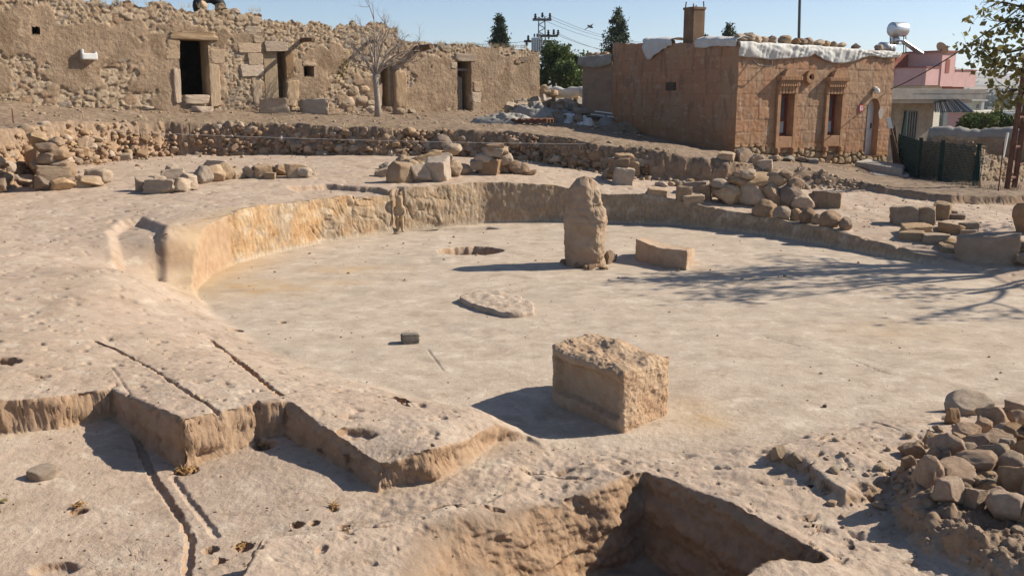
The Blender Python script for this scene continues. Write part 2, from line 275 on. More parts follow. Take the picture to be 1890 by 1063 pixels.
def mat_ground():
    s = NT('bedrock_and_soil'); co = s.coord()
    big = s.noise(co, .35, 4); mid = s.noise(co, 1.7, 5, .6); sm = s.noise(co, 9, 5, .65); fine = s.noise(co, 55, 4, .7); stk = s.noise(s.coord('Object', (1.3, 1, 1)), 1.9, 6, .68, .6)
    lime = s.mix(s.ramp(mid, .32, .68), (.39, .292, .218), (.468, .362, .277))
    lime = s.mix(s.ramp(big, .5, .68, 0, .7), lime, (.41, .30, .212))
    lime = s.mix(s.ramp(sm, .5, .72, 0, .6), lime, (.33, .268, .21))
    pale = s.mix(s.ramp(stk, .35, .65), (.395, .314, .24), (.485, .394, .304))
    pale = s.mix(s.ramp(big, .52, .66, 0, .5), pale, (.43, .335, .245))
    pale = s.mix(s.ramp(sm, .55, .75, 0, .5), pale, (.56, .495, .40))
    pale = s.mix(s.ramp(s.noise(co, 2.6, 6, .72), .58, .70, 0, .55), pale, (.34, .288, .23))
    blot = s.noise(co, 3.4, 7, .74, .4); lime = s.mix(s.ramp(blot, .52, .62, 0, .65), lime, (.29, .212, .15)); lime = s.mix(s.ramp(blot, .46, .37, 0, .65), lime, (.54, .45, .35)); lime = s.mix(s.ramp(s.noise(co, 12, 6, .8), .60, .67, 0, .5), lime, (.22, .165, .12))
    b2 = s.noise(s.coord('Object', (1, 1.2, 1)), 3.1, 8, .76, .3); pale = s.mix(s.ramp(b2, .52, .63, 0, .7), pale, (.30, .232, .168)); pale = s.mix(s.ramp(b2, .46, .36, 0, .75), pale, (.58, .50, .40)); b3 = s.noise(s.coord('Object', (1, .8, 1)), .9, 7, .7, .5); pale = s.mix(s.ramp(b3, .54, .64, 0, .5), pale, (.34, .285, .225)); pale = s.mix(s.ramp(s.noise(co, 14, 6, .8), .60, .68, 0, .55), pale, (.22, .17, .125))
    c = s.mix(s.attr('zone', 1), lime, pale)
    soil = s.mix(s.ramp(sm, .35, .65), (.165, .112, .074), (.265, .192, .132))
    soil = s.mix(s.ramp(fine, .57, .69, 0, .6), soil, (.38, .31, .24))
    soil = s.mix(s.ramp(mid, .55, .7, 0, .6), soil, (.34, .27, .20))
    c = s.mix(s.attr('zone', 0), c, soil)
    org = s.mix(s.ramp(mid, .35, .65), (.50, .36, .205), (.40, .265, .145))
    c = s.mix(s.math('MULTIPLY', s.attr('zone', 2), s.ramp(sm, .15, .5)), c, org)
    c = s.mix(s.ramp(fine, .61, .70, 0, .6), c, (.20, .15, .11)); c = s.mix(s.ramp(s.noise(co, 38, 5, .75), .64, .72, 0, .5), c, (.60, .52, .42))
    crk = s.math('ABSOLUTE', s.math('SUBTRACT', s.noise(co, 1.1, 6, .62, .5), .5)); crm = s.math('MULTIPLY', s.ramp(crk, .0035, .001), s.ramp(s.noise(co, .8, 2), .56, .66)); c = s.mix(s.math('MULTIPLY', crm, .4), c, (.14, .105, .08))
    c = s.mix(s.math('MULTIPLY', s.math('MULTIPLY', s.attr('steep_tint', 0), s.ramp(s.attr('zone', 0), .8, 1.0, 1.0, .15)), s.ramp(mid, .25, .6, .55, 1.0)), c, s.mix(s.ramp(sm, .35, .65), (.29, .178, .104), (.385, .26, .165)))  # steep faces are mixed towards a browner tint
    # far country: fields and dry grass
    gd = s.n.new('ShaderNodeNewGeometry'); ln = s.n.new('ShaderNodeVectorMath'); ln.operation = 'LENGTH'; s.t.links.new(gd.outputs[0], ln.inputs[0])
    far = s.ramp(ln.outputs['Value'], 45, 130); fl = s.mix(s.ramp(s.noise(co, .006, 5, .6), .42, .58), (.30, .225, .14), (.16, .145, .08))
    c = s.mix(far, c, fl); s.base(c)
    h = s.math('ADD', s.math('MULTIPLY', sm, .6), s.math('ADD', s.math('MULTIPLY', fine, .3), s.math('MULTIPLY', s.noise(co, 130, 3, .75), .16))); h = s.math('SUBTRACT', h, s.math('MULTIPLY', crm, .12))
    cd = s.n.new('ShaderNodeVectorMath'); cd.operation = 'DISTANCE'; s.t.links.new(gd.outputs[0], cd.inputs[0]); cd.inputs[1].default_value = (0, 0, EYE)
    nearf = s.ramp(cd.outputs['Value'], 5, 13, 1, .22); h = s.math('ADD', s.math('MULTIPLY', h, nearf), s.math('MULTIPLY', mid, .25))
    s.bump(h, .75, .03); return s.m
def mat_stone(name, c1, c2, c3, scale=6, bump=.85, dist=.03):
    s = NT(name); co = s.coord('Object'); oi = s.n.new('ShaderNodeObjectInfo').outputs['Random']
    a = s.noise(co, scale, 5, .62); b = s.noise(co, scale * 6, 4, .7); g = s.noise(co, scale * .35, 3)
    c = s.mix(s.ramp(a, .34, .66), c1, c2); c = s.mix(s.ramp(g, .5, .68, 0, .8), c, c3); c = s.mix(s.ramp(b, .58, .72, 0, .4), c, tuple(x * .5 for x in c1))
    hs = s.n.new('ShaderNodeHueSaturation'); s.set(hs.inputs['Color'], c); s.set(hs.inputs['Value'], s.ramp(oi, 0, 1, .78, 1.2))
    s.set(hs.inputs['Saturation'], s.ramp(s.math('FRACT', s.math('MULTIPLY', oi, 7.31)), 0, 1, .72, 1.12)); s.base(hs.outputs[0])
    s.bump(s.math('ADD', s.math('MULTIPLY', a, .5), s.math('ADD', s.math('MULTIPLY', b, .45), s.math('MULTIPLY', s.noise(co, scale * 17, 4, .75), .25))), bump, dist); return s.m
def mat_flat(name, c, rough=.8, metal=0.0, var=.12, scale=5, spec=.3, bump=0.0, bscale=40, bdist=.01):
    s = NT(name); co = s.coord(); n = s.noise(co, scale, 5, .6)
    s.base(s.mix(s.ramp(n, .3, .7), tuple(x * (1 - var) for x in c), tuple(min(1, x * (1 + var)) for x in c)))
    s.b.inputs['Roughness'].default_value = rough; s.b.inputs['Metallic'].default_value = metal; s.b.inputs['Specular IOR Level'].default_value = spec
    if bump: s.bump(s.noise(co, bscale, 4, .65), bump, bdist)
    return s.m
def mat_attr(name, bump=.5, dist=.015, fs=30, var=.25):
    """colour per spot of the surface from the stonework attribute, with fine grain"""
    s = NT(name); co = s.coord(); c = s.attr('stonework'); n = s.noise(co, fs, 5, .68); g = s.noise(co, fs * .2, 4, .6)
    c = s.mix(s.ramp(n, .52, .72, 0, var * 1.6), c, (.13, .10, .075)); c = s.mix(s.ramp(g, .52, .7, 0, var), c, (.42, .33, .24)); s.base(c)
    s.bump(s.math('ADD', n, s.math('MULTIPLY', g, .6)), bump, dist); return s.m
M = {}
M['ground'] = mat_ground()
M['lime'] = mat_stone('limestone', (.36, .262, .178), (.45, .342, .24), (.36, .24, .15))
M['tan'] = mat_stone('tan_stone', (.36, .25, .155), (.46, .34, .225), (.33, .21, .125))
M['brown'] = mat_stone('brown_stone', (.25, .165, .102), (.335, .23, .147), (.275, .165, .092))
M['red'] = mat_stone('reddish_stone', (.36, .225, .13), (.47, .325, .205), (.36, .205, .11))
M['grey'] = mat_stone('grey_stone', (.25, .225, .19), (.35, .31, .255), (.30, .235, .175))
M['stele'] = mat_stone('weathered_block_stone', (.325, .222, .145), (.41, .305, .212), (.32, .20, .122), 5, .8, .022)
M['wallrock'] = None

# ------------------------------------------------------------------ builders
def link(o, parent=None):
    COL.objects.link(o)
    if parent is not None:
        o.parent = parent; o.matrix_parent_inverse = wmat(parent).inverted()      # everything is modelled in world coordinates
    return o
def wmat(o):
    b = Matrix.LocRotScale(o.location, o.rotation_euler, o.scale)
    return b if o.parent is None else wmat(o.parent) @ o.matrix_parent_inverse @ b
def settle(o):
    """moves the origin of a one-mesh thing to the middle of its base"""
    n = len(o.data.vertices); v = np.empty(n * 3, np.float32); o.data.vertices.foreach_get('co', v); v = v.reshape(-1, 3)
    c = np.array([(v[:, 0].min() + v[:, 0].max()) / 2, (v[:, 1].min() + v[:, 1].max()) / 2, v[:, 2].min()])
    o.data.vertices.foreach_set('co', (v - c).astype(np.float32).ravel()); o.location = Vector(c); o.data.update(); return o
def tag(o, label=None, cat=None, group=None, kind=None):
    for k, v in (('label', label), ('category', cat), ('group', group), ('kind', kind)):
        if v: o[k] = v
    return o
def thing(name, loc, label, cat, group=None, rz=0.0):
    o = bpy.data.objects.new(name, None); link(o); o.location = loc; o.rotation_euler = (0, 0, rz); o.empty_display_size = .2
    return tag(o, label, cat, group)
def mesh_np(name, V, Fq, mats, smooth=True, attrs=None):
    me = bpy.data.meshes.new(name); V = np.asarray(V, np.float32); Fq = np.asarray(Fq, np.int32); k = Fq.shape[1]
    me.vertices.add(len(V)); me.vertices.foreach_set('co', V.ravel())
    me.loops.add(Fq.size); me.loops.foreach_set('vertex_index', Fq.ravel())
    me.polygons.add(len(Fq)); me.polygons.foreach_set('loop_start', np.arange(0, Fq.size, k, dtype=np.int32)); me.polygons.foreach_set('loop_total', np.full(len(Fq), k, np.int32))
    me.update(calc_edges=True)
    for n, a in (attrs or {}).items():
        at = me.color_attributes.new(n, 'FLOAT_COLOR', 'POINT'); at.data.foreach_set('color', np.asarray(a, np.float32).ravel())
    for m in (mats if isinstance(mats, (list, tuple)) else [mats]): me.materials.append(m)
    if smooth: me.polygons.foreach_set('use_smooth', np.ones(len(Fq), bool))
    return me
def grid_faces(nu, nv, keep=None):
    i = np.arange(nu - 1)[:, None] * nv + np.arange(nv - 1)[None, :]
    f = np.stack([i, i + nv, i + nv + 1, i + 1], -1)
    return f[keep] if keep is not None else f.reshape(-1, 4)
class B:
    """collects shapes for one mesh"""
    def __init__(s): s.b = bmesh.new()
    def box(s, c, size, rot=None, bev=0.0, taper=1.0):
        m = Matrix.Translation(Vector(c)) @ (rot.to_4x4() if rot is not None else Matrix()) @ Matrix.Diagonal((size[0], size[1], size[2], 1))
        r = bmesh.ops.create_cube(s.b, size=1.0, matrix=m); v = r['verts']
        if taper != 1:
            inv = m.inverted()
            for q in v:
                p = inv @ q.co
                if p.z > 0: p.x *= taper; p.y *= taper; q.co = m @ p
        if bev: bmesh.ops.bevel(s.b, geom=list({e for q in v for e in q.link_edges}), offset=bev, segments=2, affect='EDGES', profile=.6)
        return s
    def tube(s, pts, r, n=8, cap=True):
        pts = [Vector(p) for p in pts]; rs = r if isinstance(r, (list, tuple)) else [r] * len(pts); rings = []
        for i, p in enumerate(pts):
            d = (pts[min(i + 1, len(pts) - 1)] - pts[max(i - 1, 0)]).normalized()
            a = d.orthogonal().normalized() if i == 0 else (a - d * a.dot(d)).normalized()
            b = d.cross(a)
            rings.append([s.b.verts.new(p + (a * math.cos(2 * math.pi * k / n) + b * math.sin(2 * math.pi * k / n)) * rs[i]) for k in range(n)])
        for x, y in zip(rings[:-1], rings[1:]):
            for k in range(n): s.b.faces.new((x[k], x[(k + 1) % n], y[(k + 1) % n], y[k]))
        if cap: s.b.faces.new(rings[0][::-1]); s.b.faces.new(rings[-1])
        return s
    def poly(s, pts, thick=None, axis=None):
        v = [s.b.verts.new(Vector(p)) for p in pts]; f = s.b.faces.new(v)
        if thick:
            f.normal_update(); ax = Vector(axis) if axis is not None else f.normal
            r = bmesh.ops.extrude_face_region(s.b, geom=[f]); 
            for q in r['geom']:
                if isinstance(q, bmesh.types.BMVert): q.co += ax * thick
        return s
    def lathe(s, prof, c=(0, 0, 0), n=24, axis='Z'):
        rings = []
        for r, h in prof:
            ring = []
            for k in range(n):
                a = 2 * math.pi * k / n; p = Vector((r * math.cos(a), r * math.sin(a), h))
                if axis == 'X': p = Vector((p.z, p.x, p.y))
                if axis == 'Y': p = Vector((p.x, p.z, p.y))
                ring.append(s.b.verts.new(p + Vector(c)))
            rings.append(ring)
        for x, y in zip(rings[:-1], rings[1:]):
            for k in range(n): s.b.faces.new((x[k], x[(k + 1) % n], y[(k + 1) % n], y[k]))
        s.b.faces.new(rings[0][::-1]); s.b.faces.new(rings[-1]); return s
    def obj(s, name, mat, parent=None, smooth=False, loc=None):
        bmesh.ops.recalc_face_normals(s.b, faces=s.b.faces[:])
        me = bpy.data.meshes.new(name); s.b.to_mesh(me); s.b.free(); me.materials.append(mat)
        if smooth: me.polygons.foreach_set('use_smooth', np.ones(len(me.polygons), bool))
        o = bpy.data.objects.new(name, me); link(o, parent)
        if loc is not None: o.location = loc
        return o

# ------------------------------------------------------------------ ground: one sheet from under the camera to the horizon
def build_ground():
    ang = np.radians(np.concatenate([np.arange(-75, -34, .8), np.arange(-34, -31, .25), np.arange(-31, 31, .085), np.arange(31, 36, .2), np.arange(36, 75.1, .8)]))
    r = [2.3]
    while r[-1] < 5600:
        q = r[-1]; r.append(q * (1 + (.0024 if q < 7.6 else .0032 if q < 14 else .0022 if q < 19 else .0026 if q < 27 else .005 if q < 45 else .02)))
    r = np.array(r); A, Rr = np.meshgrid(ang, r, indexing='ij')
    Z, _ = terrain(Rr * np.sin(A), Rr * np.cos(A))
    # give the walls of pits and steps their share of rows: spread rows evenly along each profile
    den = np.zeros_like(Rr); den[:, 1:] = np.abs(np.diff(Z, axis=1)) / Rr[:, 1:] * (Rr[:, 1:] < 8.5)
    for k in range(7):
        p = np.pad(den, ((2, 2), (2, 2)), 'edge')
        den = sum(p[2 + d:p.shape[0] - 2 + d, 2:-2] for d in (-2, -1, 0, 1, 2)) / 5
        p = np.pad(den, ((0, 0), (2, 2)), 'edge'); den = sum(p[:, 2 + d:p.shape[1] - 2 + d] for d in (-2, -1, 0, 1, 2)) / 5
    kn = int(np.searchsorted(r, 40)); n1_ = int(kn * 1.15); n2 = n1_ + len(r) - kn
    cum = np.cumsum(np.concatenate([[.0026], np.diff(r[:kn]) / r[:kn - 1]])[None, :] + den[:, :kn] * .9, axis=1)
    R2 = np.zeros((len(ang), n2))
    for i in range(len(ang)):
        R2[i, :n1_] = np.interp(np.linspace(cum[i, 0], cum[i, -1], n1_), cum[i], r[:kn]); R2[i, n1_:] = r[kn:]
    A = np.repeat(ang[:, None], n2, 1); X = R2 * np.sin(A); Y = R2 * np.cos(A); Z, zone = terrain(X, Y)
    gr = np.gradient(Z, axis=1) / np.maximum(np.gradient(R2, axis=1), 1e-5); ga = (np.gradient(Z, axis=0) - gr * np.gradient(R2, axis=0)) / np.maximum(np.gradient(A, axis=0) * R2, 1e-5)
    sl = np.hypot(gr, ga); steep = sstep(.5, 1.6, sl) * (R2 < 40)
    # knock the steep faces about sideways so they are broken rock, not a curtain
    n1 = fbm(X * 3 + Y * 2, Z * 7 + X, 201, 4) * .035 + fbm(X * 11 - Y * 7, Z * 22, 203, 3) * .016 + fbm(X * 22 + Z * 40, Y * 22 - Z * 45, 207, 3) * .012
    gx = gr * np.sin(A) + ga * np.cos(A); gy = gr * np.cos(A) - ga * np.sin(A); gn = np.maximum(np.hypot(gx, gy), 1e-4)
    amp = steep * np.where(R2 > 16, np.where(X > 4.5, .35, 1.6), np.where(R2 > 9, .25, .9)) * np.where(zone[..., 1] > .2, .06, 1)
    X = X - gx / gn * n1 * amp; Y = Y - gy / gn * n1 * amp
    V = np.stack([X, Y, Z], -1).reshape(-1, 3); st = np.zeros(V.shape[:1] + (4,)); st[:, 0] = steep.ravel()
    me = mesh_np('ground', V, grid_faces(len(ang), n2)[:, ::-1], M['ground'], True, {'zone': zone.reshape(-1, 4), 'steep_tint': st})
    o = bpy.data.objects.new('ground', me); link(o); tag(o, 'pale excavated bedrock floor, trenches and the soil around them', None, None, 'structure')
    return o
build_ground()

# ------------------------------------------------------------------ stones
def noise3(V, f, s): return (fbm(V[:, 0] * f + V[:, 2] * f * .7, V[:, 1] * f - V[:, 2] * f * .6, s, 3) + fbm(V[:, 1] * f + 3, V[:, 2] * f + 7, s + 9, 3)) * .5
def rock_mesh(name, seed, kind, sub=4):
    rg = np.random.default_rng(seed)
    b = bmesh.new(); bmesh.ops.create_icosphere(b, subdivisions=sub, radius=1.0)
    V = np.array([v.co[:] for v in b.verts]); Fc = np.array([[v.index for v in f.verts] for f in b.faces]); b.free()
    planes = []
    if kind == 'block':
        V = V * 1.7
        for ax in range(3):
            for sg in (-1, 1):
                n = np.zeros(3); n[ax] = sg; n += rg.normal(0, .07, 3); planes.append((n / np.linalg.norm(n), rg.uniform(.86, 1.0)))
        for k in range(4):
            n = rg.normal(0, 1, 3); planes.append((n / np.linalg.norm(n), rg.uniform(1.15, 1.4)))
    elif kind == 'angular':
        for k in range(13):
            n = rg.normal(0, 1, 3); planes.append((n / np.linalg.norm(n), rg.uniform(.5, .85)))
    elif kind == 'slab':
        for k in range(9):
            n = rg.normal(0, 1, 3) * (1, 1, .25); planes.append((n / np.linalg.norm(n), rg.uniform(.6, .9)))
        for sg in (-1, 1):
            n = np.array([0, 0, sg]) + rg.normal(0, .12, 3); planes.append((n / np.linalg.norm(n), rg.uniform(.22, .4)))
    else:
        for k in range(7):
            n = rg.normal(0, 1, 3); planes.append((n / np.linalg.norm(n), rg.uniform(.72, .95)))
    for n, d in planes:
        q = V @ n - d; V = V - np.where(q > 0, q * .94, 0)[:, None] * n
    L = np.linalg.norm(V, axis=1, keepdims=True); off = seed * 3.7
    V = V * (1 + (noise3(V + off, 1.3, seed) * .10 + noise3(V + off, 3.2, seed + 1) * .075 + noise3(V + off, 9, seed + 2) * .032)[:, None])
    lo, hi = V.min(0), V.max(0); V = (V - (lo + hi) / 2) / (hi - lo)
    return mesh_np(name, V, Fc, M['lime'], kind == 'round')
PROTO = {k: [rock_mesh('stone', 100 * i + j, k, 4) for j in range(n)] for i, (k, n) in enumerate((('block', 5), ('angular', 7), ('slab', 5), ('round', 5)))}
SMALL = {k: [rock_mesh('stone', 900 + 100 * i + j, k, 3) for j in range(6)] for i, k in enumerate(('angular', 'round', 'block'))}
def rock_obj(name, kind, c, size, rz=None, tilt=0.0, mat='lime', parent=None, small=False, pick=None):
    me = (SMALL if small else PROTO)[kind]; me = me[(pick if pick is not None else random.randrange(99)) % len(me)]
    o = bpy.data.objects.new(name, me); o.location = Vector(c); o.scale = Vector(size)
    o.rotation_euler = (random.uniform(-tilt, tilt), random.uniform(-tilt, tilt), random.uniform(0, 6.28) if rz is None else rz)
    link(o, parent); o.material_slots[0].link = 'OBJECT'; o.material_slots[0].material = M[mat]; return o
VIEW_YAW = lambda x, y: -math.atan2(x, y)
def stone(px, py, w, h, kind='angular', mat=None, label=None, group=None, ay=None, ax=None, name='stone', deep=None, emb=.12, rz=None, tilt=.12, cat='stone', pick=None, z=None):
    """a stone whose foot shows at px, py; ay: the ground line of the pile it lies on when it does not touch the ground itself"""
    p = hit(ax if ax else px, ay if ay else py); d = p.y
    k = p.length and math.hypot(p.x, p.y) / FPX
    W = w * k; Hh = h * k * 1.04; dp = deep * k if deep else W * random.uniform(.75, 1.1)
    zb = p.z if ay is None else D(px, py, d)[2]
    c = Vector((D(px, py, d)[0], d, 0)); dirv = Vector((p.x, p.y, 0)).normalized(); c += dirv * dp * .42
    c.z = zb + Hh * (.5 - emb)
    if ay is None: Hh *= 1 + emb
    if rz is None: rz = random.choice((0, math.pi)) + random.uniform(-.35, .35)
    o = rock_obj(name, kind, c, (W * 1.04, dp, Hh), rz + VIEW_YAW(p.x, p.y), tilt, mat or random.choice(('lime', 'lime', 'tan')), pick=pick)
    return tag(o, label, cat, group)

# ------------------------------------------------------------------ the carved curved wall of the pit
def proj(V):
    x = V[..., 0]; y = V[..., 1]; z = V[..., 2] - EYE
    f = y * math.cos(PITCH) - z * math.sin(PITCH); u = y * math.sin(PITCH) + z * math.cos(PITCH)
    return 945 + FPX * x / f, 531.5 - FPX * u / f
def zz(L, ox=560, oy=340, k=6.3): return [(ox + a / k, oy + b / k) for a, b in L]
STROKES = [zz(l) for l in ([(590,180),(575,300),(565,430)],[(590,180),(650,150),(760,140),(800,150),(790,180),(740,190),(700,175)],[(630,200),(720,180),(800,190)],[(610,250),(680,262),(780,258),(820,250)],
  [(640,360),(700,385),(790,400),(860,385),(930,410)],[(560,450),(600,510),(650,580),(670,600)],[(640,400),(620,480),(660,560)],[(900,400),(950,450),(980,510)],[(370,180),(390,250),(420,330),(450,380)],[(400,190),(430,270),(460,340)],
  [(510,190),(530,260)],[(290,280),(350,300),(370,340),(340,380),(270,370)],[(215,440),(220,490),(270,525),(340,520)],[(240,415),(330,420),(380,415)],[(410,460),(400,540)],[(440,460),(435,550)],[(385,575),(440,575)],[(75,490),(120,560),(180,640)],[(140,480),(200,570),(250,640)],
  [(375,545),(400,610),(440,610),(450,560)],[(1200,230),(1230,180),(1320,150),(1420,170),(1480,180)],[(1480,130),(1560,170),(1680,180)],[(1680,140),(1710,190),(1700,290),(1680,360)],[(1450,190),(1440,350),(1520,380)],[(1530,360),(1560,440),(1530,490)],[(1600,330),(1610,420),(1600,480)],[(1440,400),(1450,480)],[(1280,370),(1330,310),(1400,300)],[(1200,260),(1230,330),(1280,400)])]
BOSSES = [zz(l) for l in ([(600,200),(700,270),(860,300),(930,330)],[(620,330),(560,450)],[(1240,220),(1400,220),(1650,240)],[(1560,300),(1580,450)],[(270,330),(360,430)])]
def carved_wall():
    base = np.array([p[:2] for p in gp([(404,501),(440,488),(480,475),(600,447),(740,427),(900,412),(1040,410),(1120,412),(1250,416),(1400,433),(1500,450),(1600,469),(1700,486),(1800,502)])])
    seg = np.concatenate([[0], np.cumsum(np.hypot(*np.diff(base, axis=0).T))]); n = int(seg[-1] / .016); u = np.linspace(0, seg[-1], n)
    x = np.interp(u, seg, base[:, 0]); y = np.interp(u, seg, base[:, 1])
    k = np.hanning(41); k /= k.sum(); x = np.convolve(np.pad(x, 20, 'edge'), k, 'valid'); y = np.convolve(np.pad(y, 20, 'edge'), k, 'valid')
    tx = np.gradient(x); ty = np.gradient(y); L = np.hypot(tx, ty); nx = -ty / L; ny = tx / L          # away from the pit
    xo = x + nx * .28; yo = y + ny * .28
    top = terrain(xo, yo)[0] + .012 + fbm(u * 2.2, u * 0, 5, 4) * .02
    nv = 46; v = np.linspace(0, 1, nv); h = np.maximum(top, .03)
    vz = np.minimum(v / .9, 1)[None, :]; back = np.clip((v - .9) / .1, 0, 1)[None, :]
    Z = -.03 + (h[:, None] + .03) * (1 - (1 - vz) ** 1.15) - back * 0.03
    off = .02 + .10 * vz ** 1.5 + .24 * back ** .8
    X = x[:, None] + nx[:, None] * off; Y = y[:, None] + ny[:, None] * off
    U = np.repeat(u[:, None], nv, 1)
    px, py = proj(np.stack([X, Y, Z], -1))
    rel = fbm(U * 2.5, Z * 3, 301, 4) * .022 + fbm(U * 14, Z * 5, 303, 4) * .009 + fbm(U * 40, Z * 22, 305, 2) * .004
    mark = np.zeros_like(U)
    for st in STROKES:
        d = dist_line(px, py, st); g = np.exp(-(d / .85) ** 2); rel -= g * .026; mark = np.maximum(mark, g)
    for st in BOSSES:
        d = dist_line(px, py, st); rel += np.exp(-(d / 7) ** 2) * .03
    nic = np.exp(-((px - 736) / 8.5) ** 4) * sstep(432, 420, py); rel -= nic * .10
    rel *= sstep(0, .12, Z)
    dive = .30 * (1 - sstep(0, .8, U)) + .3 * (1 - sstep(0, .9, u[-1] - U)); rel -= dive
    X = X - nx[:, None] * rel; Y = Y - ny[:, None] * rel
    a = fbm(U * 1.2, Z * 1.6, 311, 4); b = fbm(U * 5, Z * 5, 313, 4); c = fbm(U * 22, Z * 9, 315, 3)
    om = sstep(760, 560, px)[..., None]; c0 = np.array((.34, .24, .15)); c1 = np.array((.44, .285, .15)); c2 = np.array((.30, .225, .155)); c3 = np.array((.47, .40, .31)); c4 = np.array((.36, .20, .09))
    col = c0 + (c2 - c0) * sstep(-.1, .4, b)[..., None]
    col = col + (c1 - col) * (om * sstep(-.35, .25, a)[..., None] * .75)
    col = col + (c4 - col) * (sstep(800, 640, px)[..., None] * sstep(.15, .5, a * .6 + b * .6)[..., None] * .6)
    col = col + (c3 - col) * (sstep(.2, .55, -b * .7 - a * .3)[..., None] * .5)
    col = col + (c3 - col) * (sstep(.10, .0, Z)[..., None] * .7)
    col = col + (np.array((.43, .36, .28)) - col) * (back[..., None] * .9)
    col = col * (1 + c[..., None] * .22)
    A = np.concatenate([np.clip(col, .02, .9), np.ones(U.shape + (1,))], -1)
    me = mesh_np('carved_rock_wall', np.stack([X, Y, Z], -1).reshape(-1, 3), grid_faces(n, nv)[:, ::-1], M['carved'], True, {'stonework': A.reshape(-1, 4)})
    o = bpy.data.objects.new('carved_rock_wall', me); link(o)
    tag(o, 'curved rock-cut wall with carved animals along the back of the round pit', 'wall')
    settle(o); return o
def skin_body(name, joints, edges, mat, parent=None, sub=2):
    me = bpy.data.meshes.new(name); me.from_pydata([j[:3] for j in joints], edges, []); t = bpy.data.objects.new(name, me); COL.objects.link(t)
    t.modifiers.new('s', 'SKIN'); t.modifiers.new('d', 'SUBSURF').levels = sub
    for i, j in enumerate(joints): me.skin_vertices[0].data[i].radius = (j[3], j[4] if len(j) > 4 else j[3])
    me.skin_vertices[0].data[0].use_root = True
    dg = bpy.context.evaluated_depsgraph_get(); m2 = bpy.data.meshes.new_from_object(t.evaluated_get(dg)); m2.name = name
    bpy.data.objects.remove(t); m2.materials.clear(); m2.materials.append(mat)
    m2.polygons.foreach_set('use_smooth', np.ones(len(m2.polygons), bool))
    o = bpy.data.objects.new(name, m2); link(o, parent); return o
M['carved'] = mat_attr('carved_limestone', .7, .02, 26, .3)
M['figure'] = mat_stone('figure_stone', (.38, .275, .17), (.45, .335, .215), (.33, .22, .13), 14, .5, .008)
WALL = carved_wall()
def carved_figure():
    f = G(738, 428, 0); f = f + np.array([0.0, .04, 0]); s = 1.0
    def P(a, b, c): return (f[0] + a, f[1] + c, b)
    J = [P(0, .27, 0) + (.055, .05), P(.0, .36, -.005) + (.062, .05), P(0, .435, 0) + (.072, .05), P(0, .475, 0) + (.04, .04), P(.002, .525, -.035) + (.058, .06), P(.002, .60, -.04) + (.06, .062), P(.0, .655, -.02) + (.045, .05),
         P(-.035, .20, -.005) + (.034,), P(-.038, .11, -.01) + (.026,), P(-.038, .03, -.005) + (.024,), P(-.036, .012, -.06) + (.02,),
         P(.035, .20, -.005) + (.034,), P(.042, .11, -.01) + (.026,), P(.046, .03, -.005) + (.024,), P(.062, .012, -.06) + (.02,),
         P(-.078, .41, -.015) + (.028,), P(-.088, .33, -.03) + (.021,), P(-.055, .275, -.065) + (.019,), P(-.01, .265, -.085) + (.02,),
         P(.078, .41, -.015) + (.028,), P(.088, .33, -.03) + (.021,), P(.055, .275, -.065) + (.019,), P(.012, .262, -.085) + (.02,),
         P(.002, .555, -.105) + (.014,)]
    E = [(0,1),(1,2),(2,3),(3,4),(4,5),(5,6),(0,7),(7,8),(8,9),(9,10),(0,11),(11,12),(12,13),(13,14),(2,15),(15,16),(16,17),(17,18),(2,19),(19,20),(20,21),(21,22),(4,23)]
    J = [j[:3] + tuple(r * (1.28 if i not in (9, 10, 13, 14) else 1.2) for r in j[3:]) for i, j in enumerate(J)]
    o = skin_body('carved_figure', J, E, M['figure'], WALL, 2)
    o['label'] = 'standing figure in high relief holding its hands together'
carved_figure()

